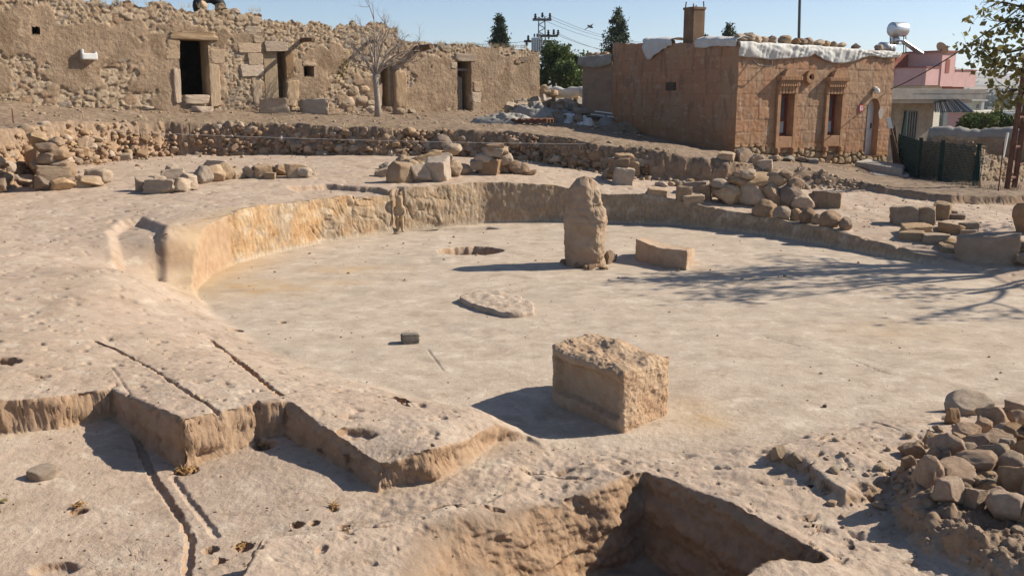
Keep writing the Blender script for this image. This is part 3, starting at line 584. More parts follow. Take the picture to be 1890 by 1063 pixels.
# ------------------------------------------------------------------ stones of the pit
def lumpy_box(name, plan, z0, z1, mat, n=40, amp=.02, fn=None, seed=1, parent=None, topfn=None):
    """a block on a four-cornered plan (front, right, back, left) with broken faces"""
    q = [np.array(p[:2], float) for p in plan]; b = bmesh.new(); vs = []
    def pt(s, t, w):
        a = q[0] * (1 - s) * (1 - t) + q[1] * s * (1 - t) + q[2] * s * t + q[3] * (1 - s) * t
        return np.array([a[0], a[1], z0 + (z1 - z0) * w])
    g = np.linspace(0, 1, n); S, T = np.meshgrid(g, g, indexing='ij'); V = []; Fs = []
    for k in range(6):
        o_ = np.ones_like(S)
        s, t, w = [(S, T, 0 * o_), (S, T, o_), (S, 0 * o_, T), (S, o_, T), (0 * o_, S, T), (o_, S, T)][k]
        a = (q[0][None, None] * ((1 - s) * (1 - t))[..., None] + q[1] * (s * (1 - t))[..., None] + q[2] * (s * t)[..., None] + q[3] * ((1 - s) * t)[..., None])
        z = z0 + (z1 - z0) * w
        P_ = np.concatenate([a, z[..., None]], -1).reshape(-1, 3)
        # round the arrises a little and break them
        st = np.stack([s, t, w], -1).reshape(-1, 3); ed = np.sort(np.minimum(st, 1 - st), axis=1)[:, 1]
        c = np.array([sum(p[0] for p in q) / 4, sum(p[1] for p in q) / 4, (z0 + z1) / 2])
        rnd = np.exp(-ed / .035) * (.025 + .02 * noise3(P_ * 3, 1, seed + 5))
        P_ = P_ + (c - P_) * np.clip(rnd, 0, .2)[:, None]
        nd = np.stack([noise3(P_, 5, seed), noise3(P_ + 9, 5, seed + 1), noise3(P_ + 4, 5, seed + 2)], -1) * amp + np.stack([noise3(P_, 18, seed + 3), noise3(P_ + 9, 18, seed + 4), noise3(P_ + 2, 18, seed + 6)], -1) * amp * .45 + np.stack([noise3(P_, 46, seed + 7), noise3(P_ + 5, 46, seed + 8), noise3(P_ + 1, 46, seed + 9)], -1) * amp * .22
        if fn is not None: P_ = P_ + fn(k, st, q)
        P_ = P_ + nd
        if topfn is not None: P_[:, 2] += topfn(st) * st[:, 2] ** 4
        i = len(V) * n * n; V.append(P_); Fs.append(grid_faces(n, n) + i)
    me = mesh_np(name, np.concatenate(V), np.concatenate(Fs), mat, True)
    bb = bmesh.new(); bb.from_mesh(me); bmesh.ops.remove_doubles(bb, verts=bb.verts[:], dist=.0004); bmesh.ops.recalc_face_normals(bb, faces=bb.faces[:]); bb.to_mesh(me); bb.free()
    me.polygons.foreach_set('use_smooth', np.ones(len(me.polygons), bool))
    o = bpy.data.objects.new(name, me); link(o, parent); return o
def cube_block():
    q = [(.80, 6.34), (1.21, 6.83), (.72, 7.62), (.31, 7.12)]          # front, right, back, left
    def fn(k, st, q):
        d = np.zeros((len(st), 3))
        if k == 4:                                                     # the face turned to the left has a sunk panel between rim and plinth
            v = st[:, 2]; u = st[:, 1]; n = np.array([q[3][1] - q[0][1], -(q[3][0] - q[0][0]), 0]); n = -n / np.linalg.norm(n) * -1
            n = n if (n[:2] @ (np.array(q[0]) - np.array(q[1]))) > 0 else -n
            m = sstep(.22, .30, v) * sstep(.86, .76, v) * sstep(.05, .14, u) * sstep(.97, .90, u)
            d -= n * (m * .065)[:, None]; d += n * (sstep(.80, .90, v) * sstep(1.0, .95, v) * sstep(0, .1, u) * sstep(1, .9, u) * .022)[:, None]
        return d
    o = lumpy_box('hewn_block', q, -.03, .47, M['stele'], 96, .02, fn, 41, None, lambda st: fbm(st[:, 0] * 2.4, st[:, 1] * 2.4, 51, 5, .6) * .018 + np.exp(-((st[:, 0] - .62) ** 2 + (st[:, 1] - .5) ** 2) / .02) * .04 - sstep(.75, 1, st[:, 0]) * .03)
    tag(o, 'big roughly cubic hewn block with a sunk panel, alone on the near pit floor', 'block'); settle(o)
cube_block()
def stele():
    th = math.radians(-20); nz, na = 90, 110; W, T, Ht = .55, .44, 1.31
    v = np.linspace(0, 1, nz); a = np.linspace(0, 2 * math.pi, na, endpoint=False)
    prof = np.interp(v, [0, .05, .3, .55, .66, .78, .87, .94, .975, .992, 1], [.92, .96, 1.03, 1.06, 1.02, .92, .79, .60, .40, .22, .03])
    A, Vv = np.meshgrid(a, v, indexing='ij'); e = .58
    cx = np.sign(np.cos(A)) * np.abs(np.cos(A)) ** e; cy = np.sign(np.sin(A)) * np.abs(np.sin(A)) ** e
    pw = np.interp(Vv, v, prof); pt = np.interp(Vv, [0, .62, .9, 1], [1, .98, .72, .05])
    x = cx * W / 2 * pw + (Vv - .5) * -.02; y = cy * T / 2 * pt; z = Vv * Ht - .04; y = y + (1 - np.abs(cx)) * np.sign(cy) * .035
    # the upper right front corner has split away above a ledge
    cut = sstep(.60, .645, Vv - (x + .1) * .12) * sstep(1.0, .93, Vv)
    x = x - cut * .045 * sstep(.3, .95, cx); y = y + cut * .03 * sstep(.3, .95, cx) * sstep(.0, -.9, cy)
    gl = np.exp(-((z - (.74 - .55 * (x + .0) + .03 * np.sin(x * 30))) / .014) ** 2) * sstep(-.02, .06, x) * (cy < 0); y = y + gl * .035
    P_ = np.stack([x, y, z], -1).reshape(-1, 3); r = noise3(P_, 4, 7) * .03 + noise3(P_, 13, 8) * .014 + noise3(P_, 35, 9) * .006
    dirn = np.stack([cx, cy, 0 * cx], -1).reshape(-1, 3); dirn /= np.linalg.norm(dirn, axis=1, keepdims=True); P_ = P_ + dirn * (r * (1 + (dirn[:, 0] > .6) * .8))[:, None]
    R = np.array([[math.cos(th), -math.sin(th), 0], [math.sin(th), math.cos(th), 0], [0, 0, 1]]); P_ = P_ @ R.T
    c = G(1080, 490, 0); P_ += np.array([c[0], c[1] + .12, 0])
    f = grid_faces(na, nz); wrap = np.stack([np.arange(nz - 1) + (na - 1) * nz, np.arange(nz - 1), np.arange(nz - 1) + 1, np.arange(nz - 1) + 1 + (na - 1) * nz], -1)
    me = mesh_np('standing_stone', P_, np.concatenate([f, wrap]), M['stele'], True); o = bpy.data.objects.new('standing_stone', me); link(o)
    tag(o, 'tall rounded standing stone upright in the middle of the pit floor', 'standing stone'); settle(o)
stele()
def curved_block():
    a = G(1172, 480); b_ = G(1268, 498); c = G(1290, 492); d = G(1200, 463)
    def fn(k, st, q):
        o_ = np.zeros((len(st), 3)); o_[:, 1] = np.sin(st[:, 0] * math.pi) * -.03 + st[:, 1] * 0
        o_[:, 0] = np.sin(st[:, 0] * math.pi) * -.02; return o_
    o = lumpy_box('curved_block', [a, b_, c + np.array([.03, .5, 0]), a + np.array([.22, .62, 0])], -.02, .27, M['stele'], 44, .012, fn, 77, None, lambda st: -np.sin(np.clip(st[:, 0], 0, 1) * math.pi) * .035 - st[:, 0] * .05 - st[:, 1] * .07 + .05)
    tag(o, 'low slab block with hollowed top lying right of the standing stone', 'block'); settle(o)
curved_block()
def flat_stone():
    pts = [(850,548),(866,541),(890,537),(912,535),(940,543),(965,553),(985,566),(986,574),(965,577),(940,578),(905,570),(875,561),(858,555)]
    P2 = np.array([G(*p, .05)[:2] for p in pts]); c = P2.mean(0); na, nr = 120, 26
    ang = np.linspace(0, 2 * np.pi, na, endpoint=False); q = P2 - c; pa = np.arctan2(q[:, 1], q[:, 0]); pr = np.hypot(q[:, 0], q[:, 1]); i = np.argsort(pa)
    rad = np.interp(ang, np.concatenate([pa[i] - 2 * np.pi, pa[i], pa[i] + 2 * np.pi]) , np.tile(pr[i], 3)); ang2, t = np.meshgrid(ang, np.linspace(0, 1, nr), indexing='ij')
    rr = rad[:, None] * np.minimum(t / .93, 1) * (1 + fbm(np.cos(ang2) * 4, np.sin(ang2) * 4, 3, 3) * .05)
    x = c[0] + rr * np.cos(ang2); y = c[1] + rr * np.sin(ang2)
    z = np.where(t < .93, .055 + fbm(x * 9, y * 9, 33, 4) * .012 + np.exp(-((x - c[0] + .05) ** 2 + (y - c[1] - .2) ** 2) / .01) * .02, .05 * (1 - (t - .93) / .07) - .01)
    f = grid_faces(na, nr); w = np.stack([np.arange(nr - 1) + (na - 1) * nr, np.arange(nr - 1), np.arange(nr - 1) + 1, np.arange(nr - 1) + 1 + (na - 1) * nr], -1)
    me = mesh_np('flat_stone', np.stack([x, y, z], -1).reshape(-1, 3), np.concatenate([f, w]), M['lime'], True); o = bpy.data.objects.new('flat_stone', me); link(o)
    tag(o, 'flat oval stone barely rising from the middle of the pit floor', 'stone'); settle(o)
flat_stone()
stone(757, 635, 33, 19, 'block', 'grey', 'small grey flat-topped stone alone on the pit floor', name='stone', rz=.1, tilt=.03, pick=2)
stone(1522, 752, 8, 6, 'round', 'brown', 'tiny dark pebble alone on the pale floor in front of the heap', name='pebble', cat='pebble')
stone(80, 887, 52, 26, 'angular', 'lime', 'low pale lump of rock on the near trench floor', emb=.35, name='stone', rz=.2)
for q in [(1124,488,21,27),(1108,490,19,15),(1090,499,15,11),(1113,498,20,7),(1050,490,24,12),(1068,495,20,10),(1081,497,14,8),(1131,483,16,16),(1040,486,14,8)]:
    stone(*q, 'angular', 'brown', 'small brown packing stone wedged around the foot of the standing stone', 'packing stones of the standing stone')

# rows and remains of old walls: (px, py of the foot, width, height, extra)
def rows(L, label, group, mats=('lime', 'lime', 'tan'), kinds=('angular', 'block', 'angular'), **kw):
    for q in L:
        ay = q[4] if len(q) > 4 else None
        stone(*q[:4], random.choice(kinds), random.choice(mats), label, group, ay=ay, **kw)
rows([(268,354,34,24),(300,357,56,24),(338,355,42,26),(285,340,40,14),(320,333,42,20),(348,344,32,22),(372,340,40,32),(396,337,36,30),(416,333,32,32),(402,320,36,24),(386,314,26,18),(432,327,20,20),(318,320,26,16),(350,352,32,16)],
     'pale stone of the low ruined wall at the left of the bedrock terrace', 'stones of the left ruined wall', tilt=.2)
rows([(440,331,42,20),(462,329,32,24),(485,329,30,24),(505,323,26,18),(520,325,24,20),(545,328,36,26),(562,329,30,20),(480,319,22,16),(530,318,20,14),(572,323,20,16),(500,331,20,12)],
     'small pale stone of the short rubble row below the stony bank', 'stones of the short rubble row', tilt=.2)
stone(96, 343, 66, 66, 'angular', 'brown', 'earth-caked core of the leaning stack at the far left', tilt=.05, pick=4, name='earth_stump', cat='stump')
rows([(88,352,40,26),(114,353,42,28),(100,332,52,26,350),(112,318,44,24,349),(94,304,40,22,349),(112,296,34,18,349),(88,284,38,20,349),(70,268,30,22,348),(102,272,32,18,348),(76,318,30,24,349),(118,338,30,20,350),(84,340,26,20,350),(62,337,26,26),(76,347,28,22),(60,314,30,20,337),(48,345,26,20)],
     'brown stone of the leaning stack at the far left of the site', 'stones of the left stack', ('tan', 'brown', 'lime'), tilt=.1)
rows([(165,347,42,20),(186,340,42,27),(150,347,28,14),(176,332,34,18),(132,304,36,18)], 'pale stone in the small cluster right of the leaning stack', 'stones of the small left cluster')
rows([(740,338,52,40),(776,337,38,36),(806,336,46,44),(836,327,36,32),(755,319,38,24),(786,311,56,26),(820,313,36,28),(740,311,34,24),(718,322,28,18),(706,327,30,14),(713,313,26,14),(768,325,28,18)],
     'pale boulder of the knee-high heap left of the trench corner', 'boulders of the middle heap', ('lime', 'tan', 'tan'), ('angular', 'block', 'angular'), tilt=.3)
stone(852, 323, 36, 21, 'round', 'tan', 'rounded block set apart on the right of the knee-high heap', emb=.1)
rows([(814,284,42,38,300),(806,293,38,18,302),(836,286,34,22,302)], 'big rounded boulder sticking out of the stony bank behind the heap', 'boulders in the stony bank', ('tan', 'brown'), ('round',))
rows([(905,323,46,30),(930,320,38,26),(948,322,32,26),(963,323,28,22),(890,319,30,24),(895,302,40,20,322),(928,304,38,26,322),(910,289,42,18,322),(925,288,32,18,322),(880,312,26,18,322),(912,278,32,13,322)],
     'brown boulder of the rounded stack against the stony bank', 'boulders of the rounded stack', ('brown', 'tan'), ('angular', 'block', 'round'))
stone(975, 324, 32, 9, 'slab', 'brown', 'thin flat slab lying at the right foot of the rounded stack')
rows([(1130,332,36,26),(1149,341,38,32),(1166,327,32,28),(1196,323,40,18),(1122,314,32,24),(1102,302,32,24),(1211,319,24,14),(1142,309,42,18,338),(1180,306,36,14,326),(1152,298,32,14,338),(1136,322,34,20,338)],
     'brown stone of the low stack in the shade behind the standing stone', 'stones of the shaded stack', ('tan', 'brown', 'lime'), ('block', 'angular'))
rows([(1222,345,24,9),(1240,344,14,8),(1251,344,15,10),(1262,343,13,9),(1273,343,17,13)], 'small cobble in the short line right of the shaded stack', 'line of cobbles', kinds=('round',))
stone(1211, 369, 37, 20, 'block', 'tan', 'single oblong block on the rim of the pit right of the standing stone', rz=.1)
rows([(1262,374,28,30),(1282,360,48,24),(1278,378,40,19),(1302,370,20,28),(1302,352,30,15)], 'tan block of the tight cluster on the pit rim', 'blocks of the rim cluster', ('tan', 'lime'), ('block',))
rows([(1345,379,52,38),(1386,381,52,44),(1422,383,46,46),(1456,385,48,42),(1482,387,42,27),(1322,364,32,26),(1400,347,58,26,380),(1436,342,38,30,380),(1466,354,32,26,382),(1365,350,42,22,378),(1330,350,38,20,376),(1497,385,30,27),(1380,332,30,20,378),(1450,330,24,16,380)],
     'brown stone of the long ruined wall below the stone house', 'stones of the long ruined wall', ('brown', 'tan', 'tan'), ('angular', 'round', 'angular'), tilt=.25)
rows([(1513,383,28,29),(1537,384,30,27)], 'squared brown block of the pair right of the long ruined wall', 'pair of squared blocks', ('brown', 'tan'), ('block',))
rows([(1409,405,44,36),(1443,408,34,26),(1468,408,22,22),(1490,413,30,28),(1507,415,18,20),(1532,423,40,32),(1560,426,22,24)], 'brown block of the row along the far right rim of the pit', 'blocks of the rim row', ('brown', 'tan'), ('round', 'block', 'round'))
rows([(1667,415,42,32),(1703,415,38,30),(1736,406,30,30),(1757,403,16,15),(1766,405,26,9)], 'squared block of the ruined corner on the right terrace', 'blocks of the right ruined corner', ('tan', 'brown'), ('block',))
rows([(1690,437,52,19),(1790,437,28,11),(1788,429,28,17),(1683,444,40,15),(1726,450,46,16),(1756,457,42,15)], 'low earth-bound stone in front of the right ruined corner', 'low stones of the right corner', ('tan', 'lime'), ('block', 'round'))
stone(1763, 433, 58, 17, 'slab', 'tan', 'flat slab lying inside the right ruined corner', rz=0)
stone(1758, 466, 46, 11, 'slab', 'tan', 'thin flat slab leaning on the left end of the big drum-like block', rz=0)
stone(1820, 486, 98, 48, 'block', 'stele', 'big long drum-like block lying near the right edge', deep=55, rz=-.12, pick=1)
rows([(1869,483,22,21),(1882,466,44,17),(1887,492,30,18),(1888,432,36,52),(1884,408,24,20,430)], 'dark stone at the right edge beside the big drum-like block', 'stones at the right edge', ('brown',), ('angular', 'block'))
# the loose heap at the lower right: centre, width, height
HEAP = [(1788,752,78,28,'slab'),(1757,768,24,30,'angular'),(1830,775,52,42,'angular'),(1873,775,44,36,'angular'),(1784,799,46,24,'slab'),(1869,802,48,26,'angular'),(1743,820,68,44,'angular'),(1840,817,54,30,'slab'),(1804,820,50,28,'angular'),(1684,832,44,32,'angular'),
 (1779,833,48,32,'angular'),(1799,857,68,36,'angular'),(1835,840,58,32,'angular'),(1883,833,44,48,'angular'),(1676,852,26,22,'angular'),(1757,882,80,36,'slab'),(1820,884,64,24,'slab'),(1862,862,58,38,'round'),(1873,894,60,60,'round'),(1748,905,62,46,'angular'),(1707,867,54,70,'angular'),
 (1795,920,44,30,'block'),(1823,907,44,26,'angular'),(1856,938,66,48,'angular'),(1890,950,40,48,'angular'),(1715,810,24,20,'angular'),(1768,812,28,20,'angular'),(1812,785,30,26,'angular'),(1850,795,30,24,'round'),(1880,755,50,18,'slab'),(1770,860,34,22,'angular'),(1722,838,26,20,'angular'),
 (1915,790,60,44,'angular'),(1930,840,70,50,'angular'),(1925,890,66,50,'round'),(1935,940,66,50,'angular'),(1960,800,60,44,'angular'),(1980,870,66,56,'angular'),(1846,862,30,24,'angular'),(1838,915,36,26,'angular'),(1778,905,30,22,'angular'),(1735,868,30,24,'angular'),(1800,890,30,22,'angular'),(1905,910,40,36,'angular'),(1730,790,20,14,'round'),(1858,822,28,22,'angular')]
HEAP += [(random.uniform(1690, 1890), random.uniform(800, 915), random.uniform(14, 28), random.uniform(12, 20), 'angular') for _ in range(34)]
for i, (x, y, w, h, k) in enumerate(HEAP):
    lab, gr = 'angular sandy-brown stone in the loose heap at the lower right', 'stones of the loose heap'
    if i == 0: lab, gr = 'tilted slab standing highest at the back of the loose heap', None
    if i == 16: lab, gr = 'flat dark lens-shaped stone on edge in the middle of the loose heap', None
    if i == 20: lab, gr = 'tall earth-caked boulder at the left front of the loose heap', None
    o = stone(x, y + h * .5, w * 1.02, h * 1.0, 'angular' if k == 'round' else k, random.choice(('red', 'red', 'red', 'tan')) if i != 16 else 'grey', lab, gr, tilt=.38 if k != 'slab' else .2, emb=.22, rz=random.uniform(-.8, .8), z=None)
rows([(1437,855,30,34),(1464,868,32,34)], 'weathered knob of rock on the near right rim of the pit', 'rock knobs on the near rim', ('grey', 'lime'), ('angular',))

# ------------------------------------------------------------------ stone-and-mud walls
M['mudwall'] = mat_attr('mud_and_rubble_masonry', .8, .03, 22, .3)
M['ashlar'] = mat_attr('ashlar_masonry', .45, .012, 30, .22)
M['mud'] = mat_flat('dried_mud', (.30, .225, .15), .95, 0, .2, 6, .1, .6, 25, .02)
M['darkmud'] = mat_flat('dark_mud', (.10, .075, .055), .95, 0, .2, 6, .1)  # dark tone that boards behind openings wear in place of interior shade
M['oldwood'] = mat_flat('grey_weathered_wood', (.21, .185, .155), .85, 0, .25, 14, .2, .4, 60, .006)
M['brownwood'] = mat_flat('dark_brown_wood', (.13, .075, .045), .8, 0, .3, 12, .2, .4, 60, .006)
M['concrete'] = mat_flat('concrete', (.40, .365, .315), .9, 0, .15, 4, .2, .4, 30, .008)
M['oldconcrete'] = mat_flat('stained_concrete', (.30, .265, .22), .9, 0, .3, 3, .2, .5, 25, .01)
M['whitecloth'] = mat_flat('white_plastic_sheet', (.56, .54, .50), .7, 0, .1, 3, .35, .25, 9, .02)
M['greycloth'] = mat_flat('dusty_grey_tarpaulin', (.29, .265, .23), .75, 0, .15, 3, .25, .4, 8, .03)
M['whitepaint'] = mat_flat('dusty_white_paint', (.60, .60, .59), .5, 0, .1, 4, .35)
M['redpaint'] = mat_flat('dark_red_paint', (.17, .045, .035), .5, 0, .15, 10, .35)
M['glass'] = mat_flat('window_glass', (.10, .12, .13), .12, 0, .2, 2, .5)
M['blinds'] = mat_flat('pale_blue_blind', (.42, .50, .52), .6, 0, .1, 8, .3)
M['pink'] = mat_flat('pink_render', (.62, .39, .36), .85, 0, .08, 2, .2)
M['cream'] = mat_flat('cream_render', (.62, .58, .48), .85, 0, .08, 2, .2)
M['white'] = mat_flat('white_render', (.76, .74, .68), .85, 0, .06, 2, .2)
M['palegreen'] = mat_flat('pale_green_render', (.52, .52, .43), .85, 0, .1, 2, .2)
M['redbrown'] = mat_flat('red_brown_render', (.33, .115, .085), .85, 0, .1, 2, .2)
M['steel'] = mat_flat('galvanised_steel', (.58, .59, .60), .38, .75, .08, 5, .5)
M['darksteel'] = mat_flat('dark_steel', (.10, .10, .105), .5, .5, .2, 8, .4)
M['rust'] = mat_flat('rusty_steel', (.15, .07, .045), .85, .2, .35, 9, .3)
M['net'] = mat_flat('dark_shade_net', (.012, .02, .017), .9, 0, .3, 9, .1); M['greenmetal'] = mat_flat('dark_green_coated_wire', (.010, .034, .027), .7, 0, .2, 6, .3)
M['rubber'] = mat_flat('black_rubber', (.02, .02, .022), .7, 0, .2, 6, .3, .5, 50, .01)
M['bluepanel'] = mat_flat('solar_collector_glass', (.16, .19, .23), .2, .2, .15, 4, .6)
M['dish'] = mat_flat('weathered_dish', (.46, .31, .24), .6, .1, .15, 4, .4)
M['drygrass'] = mat_flat('dry_grass', (.40, .32, .19), .8, 0, .25, 10, .2)
M['straw'] = mat_flat('dry_leaves', (.42, .25, .10), .8, 0, .35, 20, .2)
M['cable'] = mat_flat('black_cable', (.05, .05, .05), .6, 0, .1, 5, .3)
M['string'] = mat_flat('white_string', (.75, .73, .70), .7, 0, .05, 5, .3)
M['enamel'] = mat_flat('red_enamel', (.45, .035, .05), .4, 0, .05, 5, .4)
M['porcelain'] = mat_flat('white_porcelain', (.66, .65, .62), .35, 0, .1, 9, .5)
class Plane:
    """a vertical wall face from P0 to P1, u along it; px points of the photograph fall on it"""
    def __init__(s, P0, P1):
        s.p = np.array(P0[:2], float); d = np.array(P1[:2], float) - s.p; s.len = float(np.hypot(*d)); s.d = d / s.len
        s.n = np.array([s.d[1], -s.d[0]])                       # outward, to the viewer
        if s.n @ (-s.p) < 0: s.n = -s.n
        s.yaw = math.atan2(s.d[1], s.d[0])
    def uz(s, px, py):
        r = ray(px, py); t = (s.n @ s.p) / (s.n @ r[:2]); q = r * t
        return float((q[:2] - s.p) @ s.d), float(q[2] + EYE)
    def at(s, u, z, o=0.0):
        q = s.p + s.d * u + s.n * o; return Vector((q[0], q[1], z))
    def px(s, px, py, o=0.0):
        u, z = s.uz(px, py); return s.at(u, z, o)
    def rect(s, x0, y0, x1, y1):
        a = s.uz(x0, (y0 + y1) / 2)[0]; b = s.uz(x1, (y0 + y1) / 2)[0]; xm = (x0 + x1) / 2
        return a, b, s.uz(xm, y1)[1], s.uz(xm, y0)[1]
    def rot(s): return Matrix.Rotation(s.yaw, 3, 'Z')
    def box(s, b, u0, u1, z0, z1, o0, o1, bev=0.0):
        b.box(s.at((u0 + u1) / 2, (z0 + z1) / 2, (o0 + o1) / 2), (abs(u1 - u0), abs(o1 - o0), abs(z1 - z0)), s.rot(), bev); return b
def masonry(name, pl, zb, zt, u0, u1, style, seed, openings=(), parent=None, mat=None, res=.03, top_rough=.12):
    nu = int((u1 - u0) / res) + 1; u = np.linspace(u0, u1, nu); z0 = zb(u) - .25; z1 = zt(u) + fbm(u * 1.3, u * 0 + seed, seed, 3) * top_rough + (np.round(fbm(u * 4, u * 0, seed + 3, 2) * 3) / 3) * top_rough * .7
    nv = int(float((z1 - z0).max()) / res) + 1; v = np.linspace(0, 1, nv); U = np.repeat(u[:, None], nv, 1); Z = z0[:, None] + (z1 - z0)[:, None] * v[None, :]
    if style == 'ashlar' or style == 'ashlar_plain':
        ch = .345; row = np.floor(Z / ch); L = .55 + .12 * _hash(row.astype(np.int64), np.zeros_like(row).astype(np.int64), 0, seed); sh = _hash(row.astype(np.int64), np.ones_like(row).astype(np.int64), 1, seed) * L
        cu = (U + sh) / L; fu = cu - np.floor(cu); fz = Z / ch - row
        e = np.minimum(np.minimum(fu, 1 - fu) * L, np.minimum(fz, 1 - fz) * ch); cid = _hash(np.floor(cu).astype(np.int64), row.astype(np.int64), 2, seed)
        joint = sstep(.02, .006, e) * (.5 if style == 'ashlar' else .25)
        stain = fbm(U * .9, Z * .6, seed + 5, 4); st2 = fbm(U * 5, Z * 1.3, seed + 8, 4)
        col = np.array((.385, .212, .122)) * (.90 + .18 * cid[..., None]); col = col + (np.array((.375, .24, .148)) - col) * sstep(-.1, .4, stain)[..., None] * .8
        col = col + (np.array((.19, .125, .085)) - col) * (sstep(.2, .55, st2)[..., None] * .5)
        hz = Z - zb(u)[:, None]
        col = col + (np.array((.36, .185, .085)) - col) * (sstep(.9, .1, hz + fbm(U * 2, Z * 2, seed + 11, 3) * .5)[..., None] * .7)
        col = col + (np.array((.52, .42, .31)) - col) * (sstep(.5, .75, fbm(U * 3, Z * 7, seed + 14, 4))[..., None] * .35)
        col = col + (np.array((.16, .10, .065)) - col) * (joint * (.4 + .6 * sstep(-.3, .3, fbm(U * 2, Z * 2, seed + 17, 2))))[..., None]
        disp = -joint * .012 + (cid - .5) * .010 + fbm(U * 8, Z * 8, seed + 9, 3) * .006
        if style == 'ashlar':                                   # the lowest course is rubble
            f1, f2, c2 = cells(U / .24, Z / .19, seed + 2); rb = sstep(.30, .22, hz + fbm(U * .8, Z * 0, seed + 4, 2) * .15)
            disp = disp + rb * (sstep(0, .3, f2 - f1) * .08 - .07); rc = np.array((.40, .29, .18)) * (.7 + .5 * c2[..., None]); rc = rc + (np.array((.12, .085, .06)) - rc) * sstep(.14, .03, f2 - f1)[..., None]
            col = col + (rc - col) * rb[..., None]
    else:
        w = fbm(U * 4, Z * 4, seed + 20, 3) * .22
        f1, f2, cid = cells(U / .30 + w, Z / .17 + w, seed); g1, g2, c2 = cells(U / .13 + w, Z / .095, seed + 1)
        big = fbm(U * .45, Z * .5, seed + 2, 3) > .05
        f1 = np.where(big, f1, g1); f2 = np.where(big, f2, g2); cid = np.where(big, cid, c2)
        edge = f2 - f1 + fbm(U * 9, Z * 9, seed + 21, 3) * .10; stone_ = sstep(.02, .20, edge); proud = (cid - .4) * .05
        rel = (Z - zb(u)[:, None]) / np.maximum((zt(u) - zb(u))[:, None], .1)
        pf = fbm(U * .55, Z * .7, seed + 30, 4) + fbm(U * 3, Z * 3, seed + 33, 3) * .35
        thr = {'mixed': -.28, 'plaster': -.75, 'rubble': .55}[style]
        cover = sstep(thr - .06, thr + .10, pf - sstep(.72, .95, rel) * .85 - sstep(.22, .0, rel) * .55)
        cover = np.clip(cover + (cid < .12) * .3 * cover, 0, 1)
        disp = (stone_ * .03 + proud * .8 + fbm(U * 11, Z * 11, seed + 60, 3) * .012) * (1 - cover) + cover * (.05 + fbm(U * 3, Z * 3, seed + 40, 4) * .010 + fbm(U * 12, Z * 12, seed + 41, 3) * .006 + stone_ * .007)
        f3, f4, c5 = cells(U / .62 + w * .5, Z / .34 + w * .5, seed + 7); t = _hash((cid * 9999).astype(np.int64), (cid * 777).astype(np.int64), 1, seed)
        sc_ = np.array((.36, .265, .175)) + (np.array((.46, .36, .255)) - np.array((.36, .265, .175))) * t[..., None]
        sc_ = np.where((t > .9)[..., None], np.array((.29, .245, .20)), sc_); sc_ = np.where((t < .1)[..., None], np.array((.33, .22, .14)), sc_); sc_ = sc_ * .85 + np.array((.345, .25, .165)) * .15
        mo = np.array((.25, .172, .112)); col = mo + (sc_ - mo) * stone_[..., None]
        pc = np.array((.305, .215, .142)) * (1 + .22 * fbm(U * 1.4, Z * 1.4, seed + 50, 4)[..., None] + .14 * fbm(U * 14, Z * 14, seed + 51, 3)[..., None])
        pc = pc + (np.array((.24, .165, .105)) - pc) * sstep(.25, .5, fbm(U * 1.1, Z * 1.1, seed + 55, 4))[..., None]
        col = col + (pc - col) * cover[..., None]
    keep = np.ones((nu - 1, nv - 1), bool); uc = (U[:-1, :-1] + U[1:, 1:]) / 2; zc = (Z[:-1, :-1] + Z[1:, 1:]) / 2
    for op in openings:
        keep &= ~op(uc, zc)
    X = pl.p[0] + pl.d[0] * U + pl.n[0] * disp; Y = pl.p[1] + pl.d[1] * U + pl.n[1] * disp
    A = np.concatenate([np.clip(col, .01, .9), np.ones(U.shape + (1,))], -1)
    me = mesh_np(name, np.stack([X, Y, Z], -1).reshape(-1, 3), grid_faces(nu, nv, keep), mat or M['mudwall'], True, {'stonework': A.reshape(-1, 4)})
    o = bpy.data.objects.new(name, me); link(o, parent); return o
def rect_op(r): return lambda u, z: (u > r[0]) & (u < r[1]) & (z > r[2]) & (z < r[3])
def reveal(pl, r, depth, mat, parent, back=None, name='doorway'):
    b = B(); u0, u1, z0, z1 = r; P_ = lambda u, z, o: pl.at(u, z, o)
    for a, c in (((u0, z0), (u0, z1)), ((u0, z1), (u1, z1)), ((u1, z1), (u1, z0)), ((u1, z0), (u0, z0))):
        b.poly([P_(a[0], a[1], .06), P_(c[0], c[1], .06), P_(c[0], c[1], -depth), P_(a[0], a[1], -depth)])
    o = b.obj(name, mat, parent)
    return o
def wall_stone(name, pl, x0, y0, x1, y1, parent, mat='tan', out=.09, dep=.22, kind='block', tilt=.03, label=None, pick=None):
    u0, u1, z0, z1 = pl.rect(x0, y0, x1, y1); c = pl.at((u0 + u1) / 2, (z0 + z1) / 2, out - dep / 2)
    o = rock_obj(name, kind, c, (u1 - u0, dep, z1 - z0), pl.yaw, tilt, mat, parent, pick=pick)
    if label: o['label'] = label
    return o
def shell(pl, u0, u1, z0, z1, depth, parent, mat, roof=True, name='rear_walls', sides=(1, 1)):
    b = B(); th = .4
    if sides[0]: pl.box(b, u0, u0 + th, z0, z1, -depth, -.02)
    if sides[1]: pl.box(b, u1 - th, u1, z0, z1, -depth, -.02)
    pl.box(b, u0 + th + .002, u1 - th - .002, z0, z1, -depth, -depth + th)
    o = b.obj(name, mat, parent)
    if roof:
        b = B(); pl.box(b, u0 + .05, u1 - .05, z1 - .28, z1 - .03, -depth + .05, -.04); b.obj('roof', mat, parent)
    return o
HW = Plane((-12.57, 22.9), (1.0, 33.8))                          # the long face of the old house row
def zbase(us=np.array([-5, 0, 6.85, 11.3, 17.4, 20])): return lambda u: np.interp(u, us, [2.35, 2.2, 1.95, 1.84, 1.86, 1.86])
ZB = zbase()
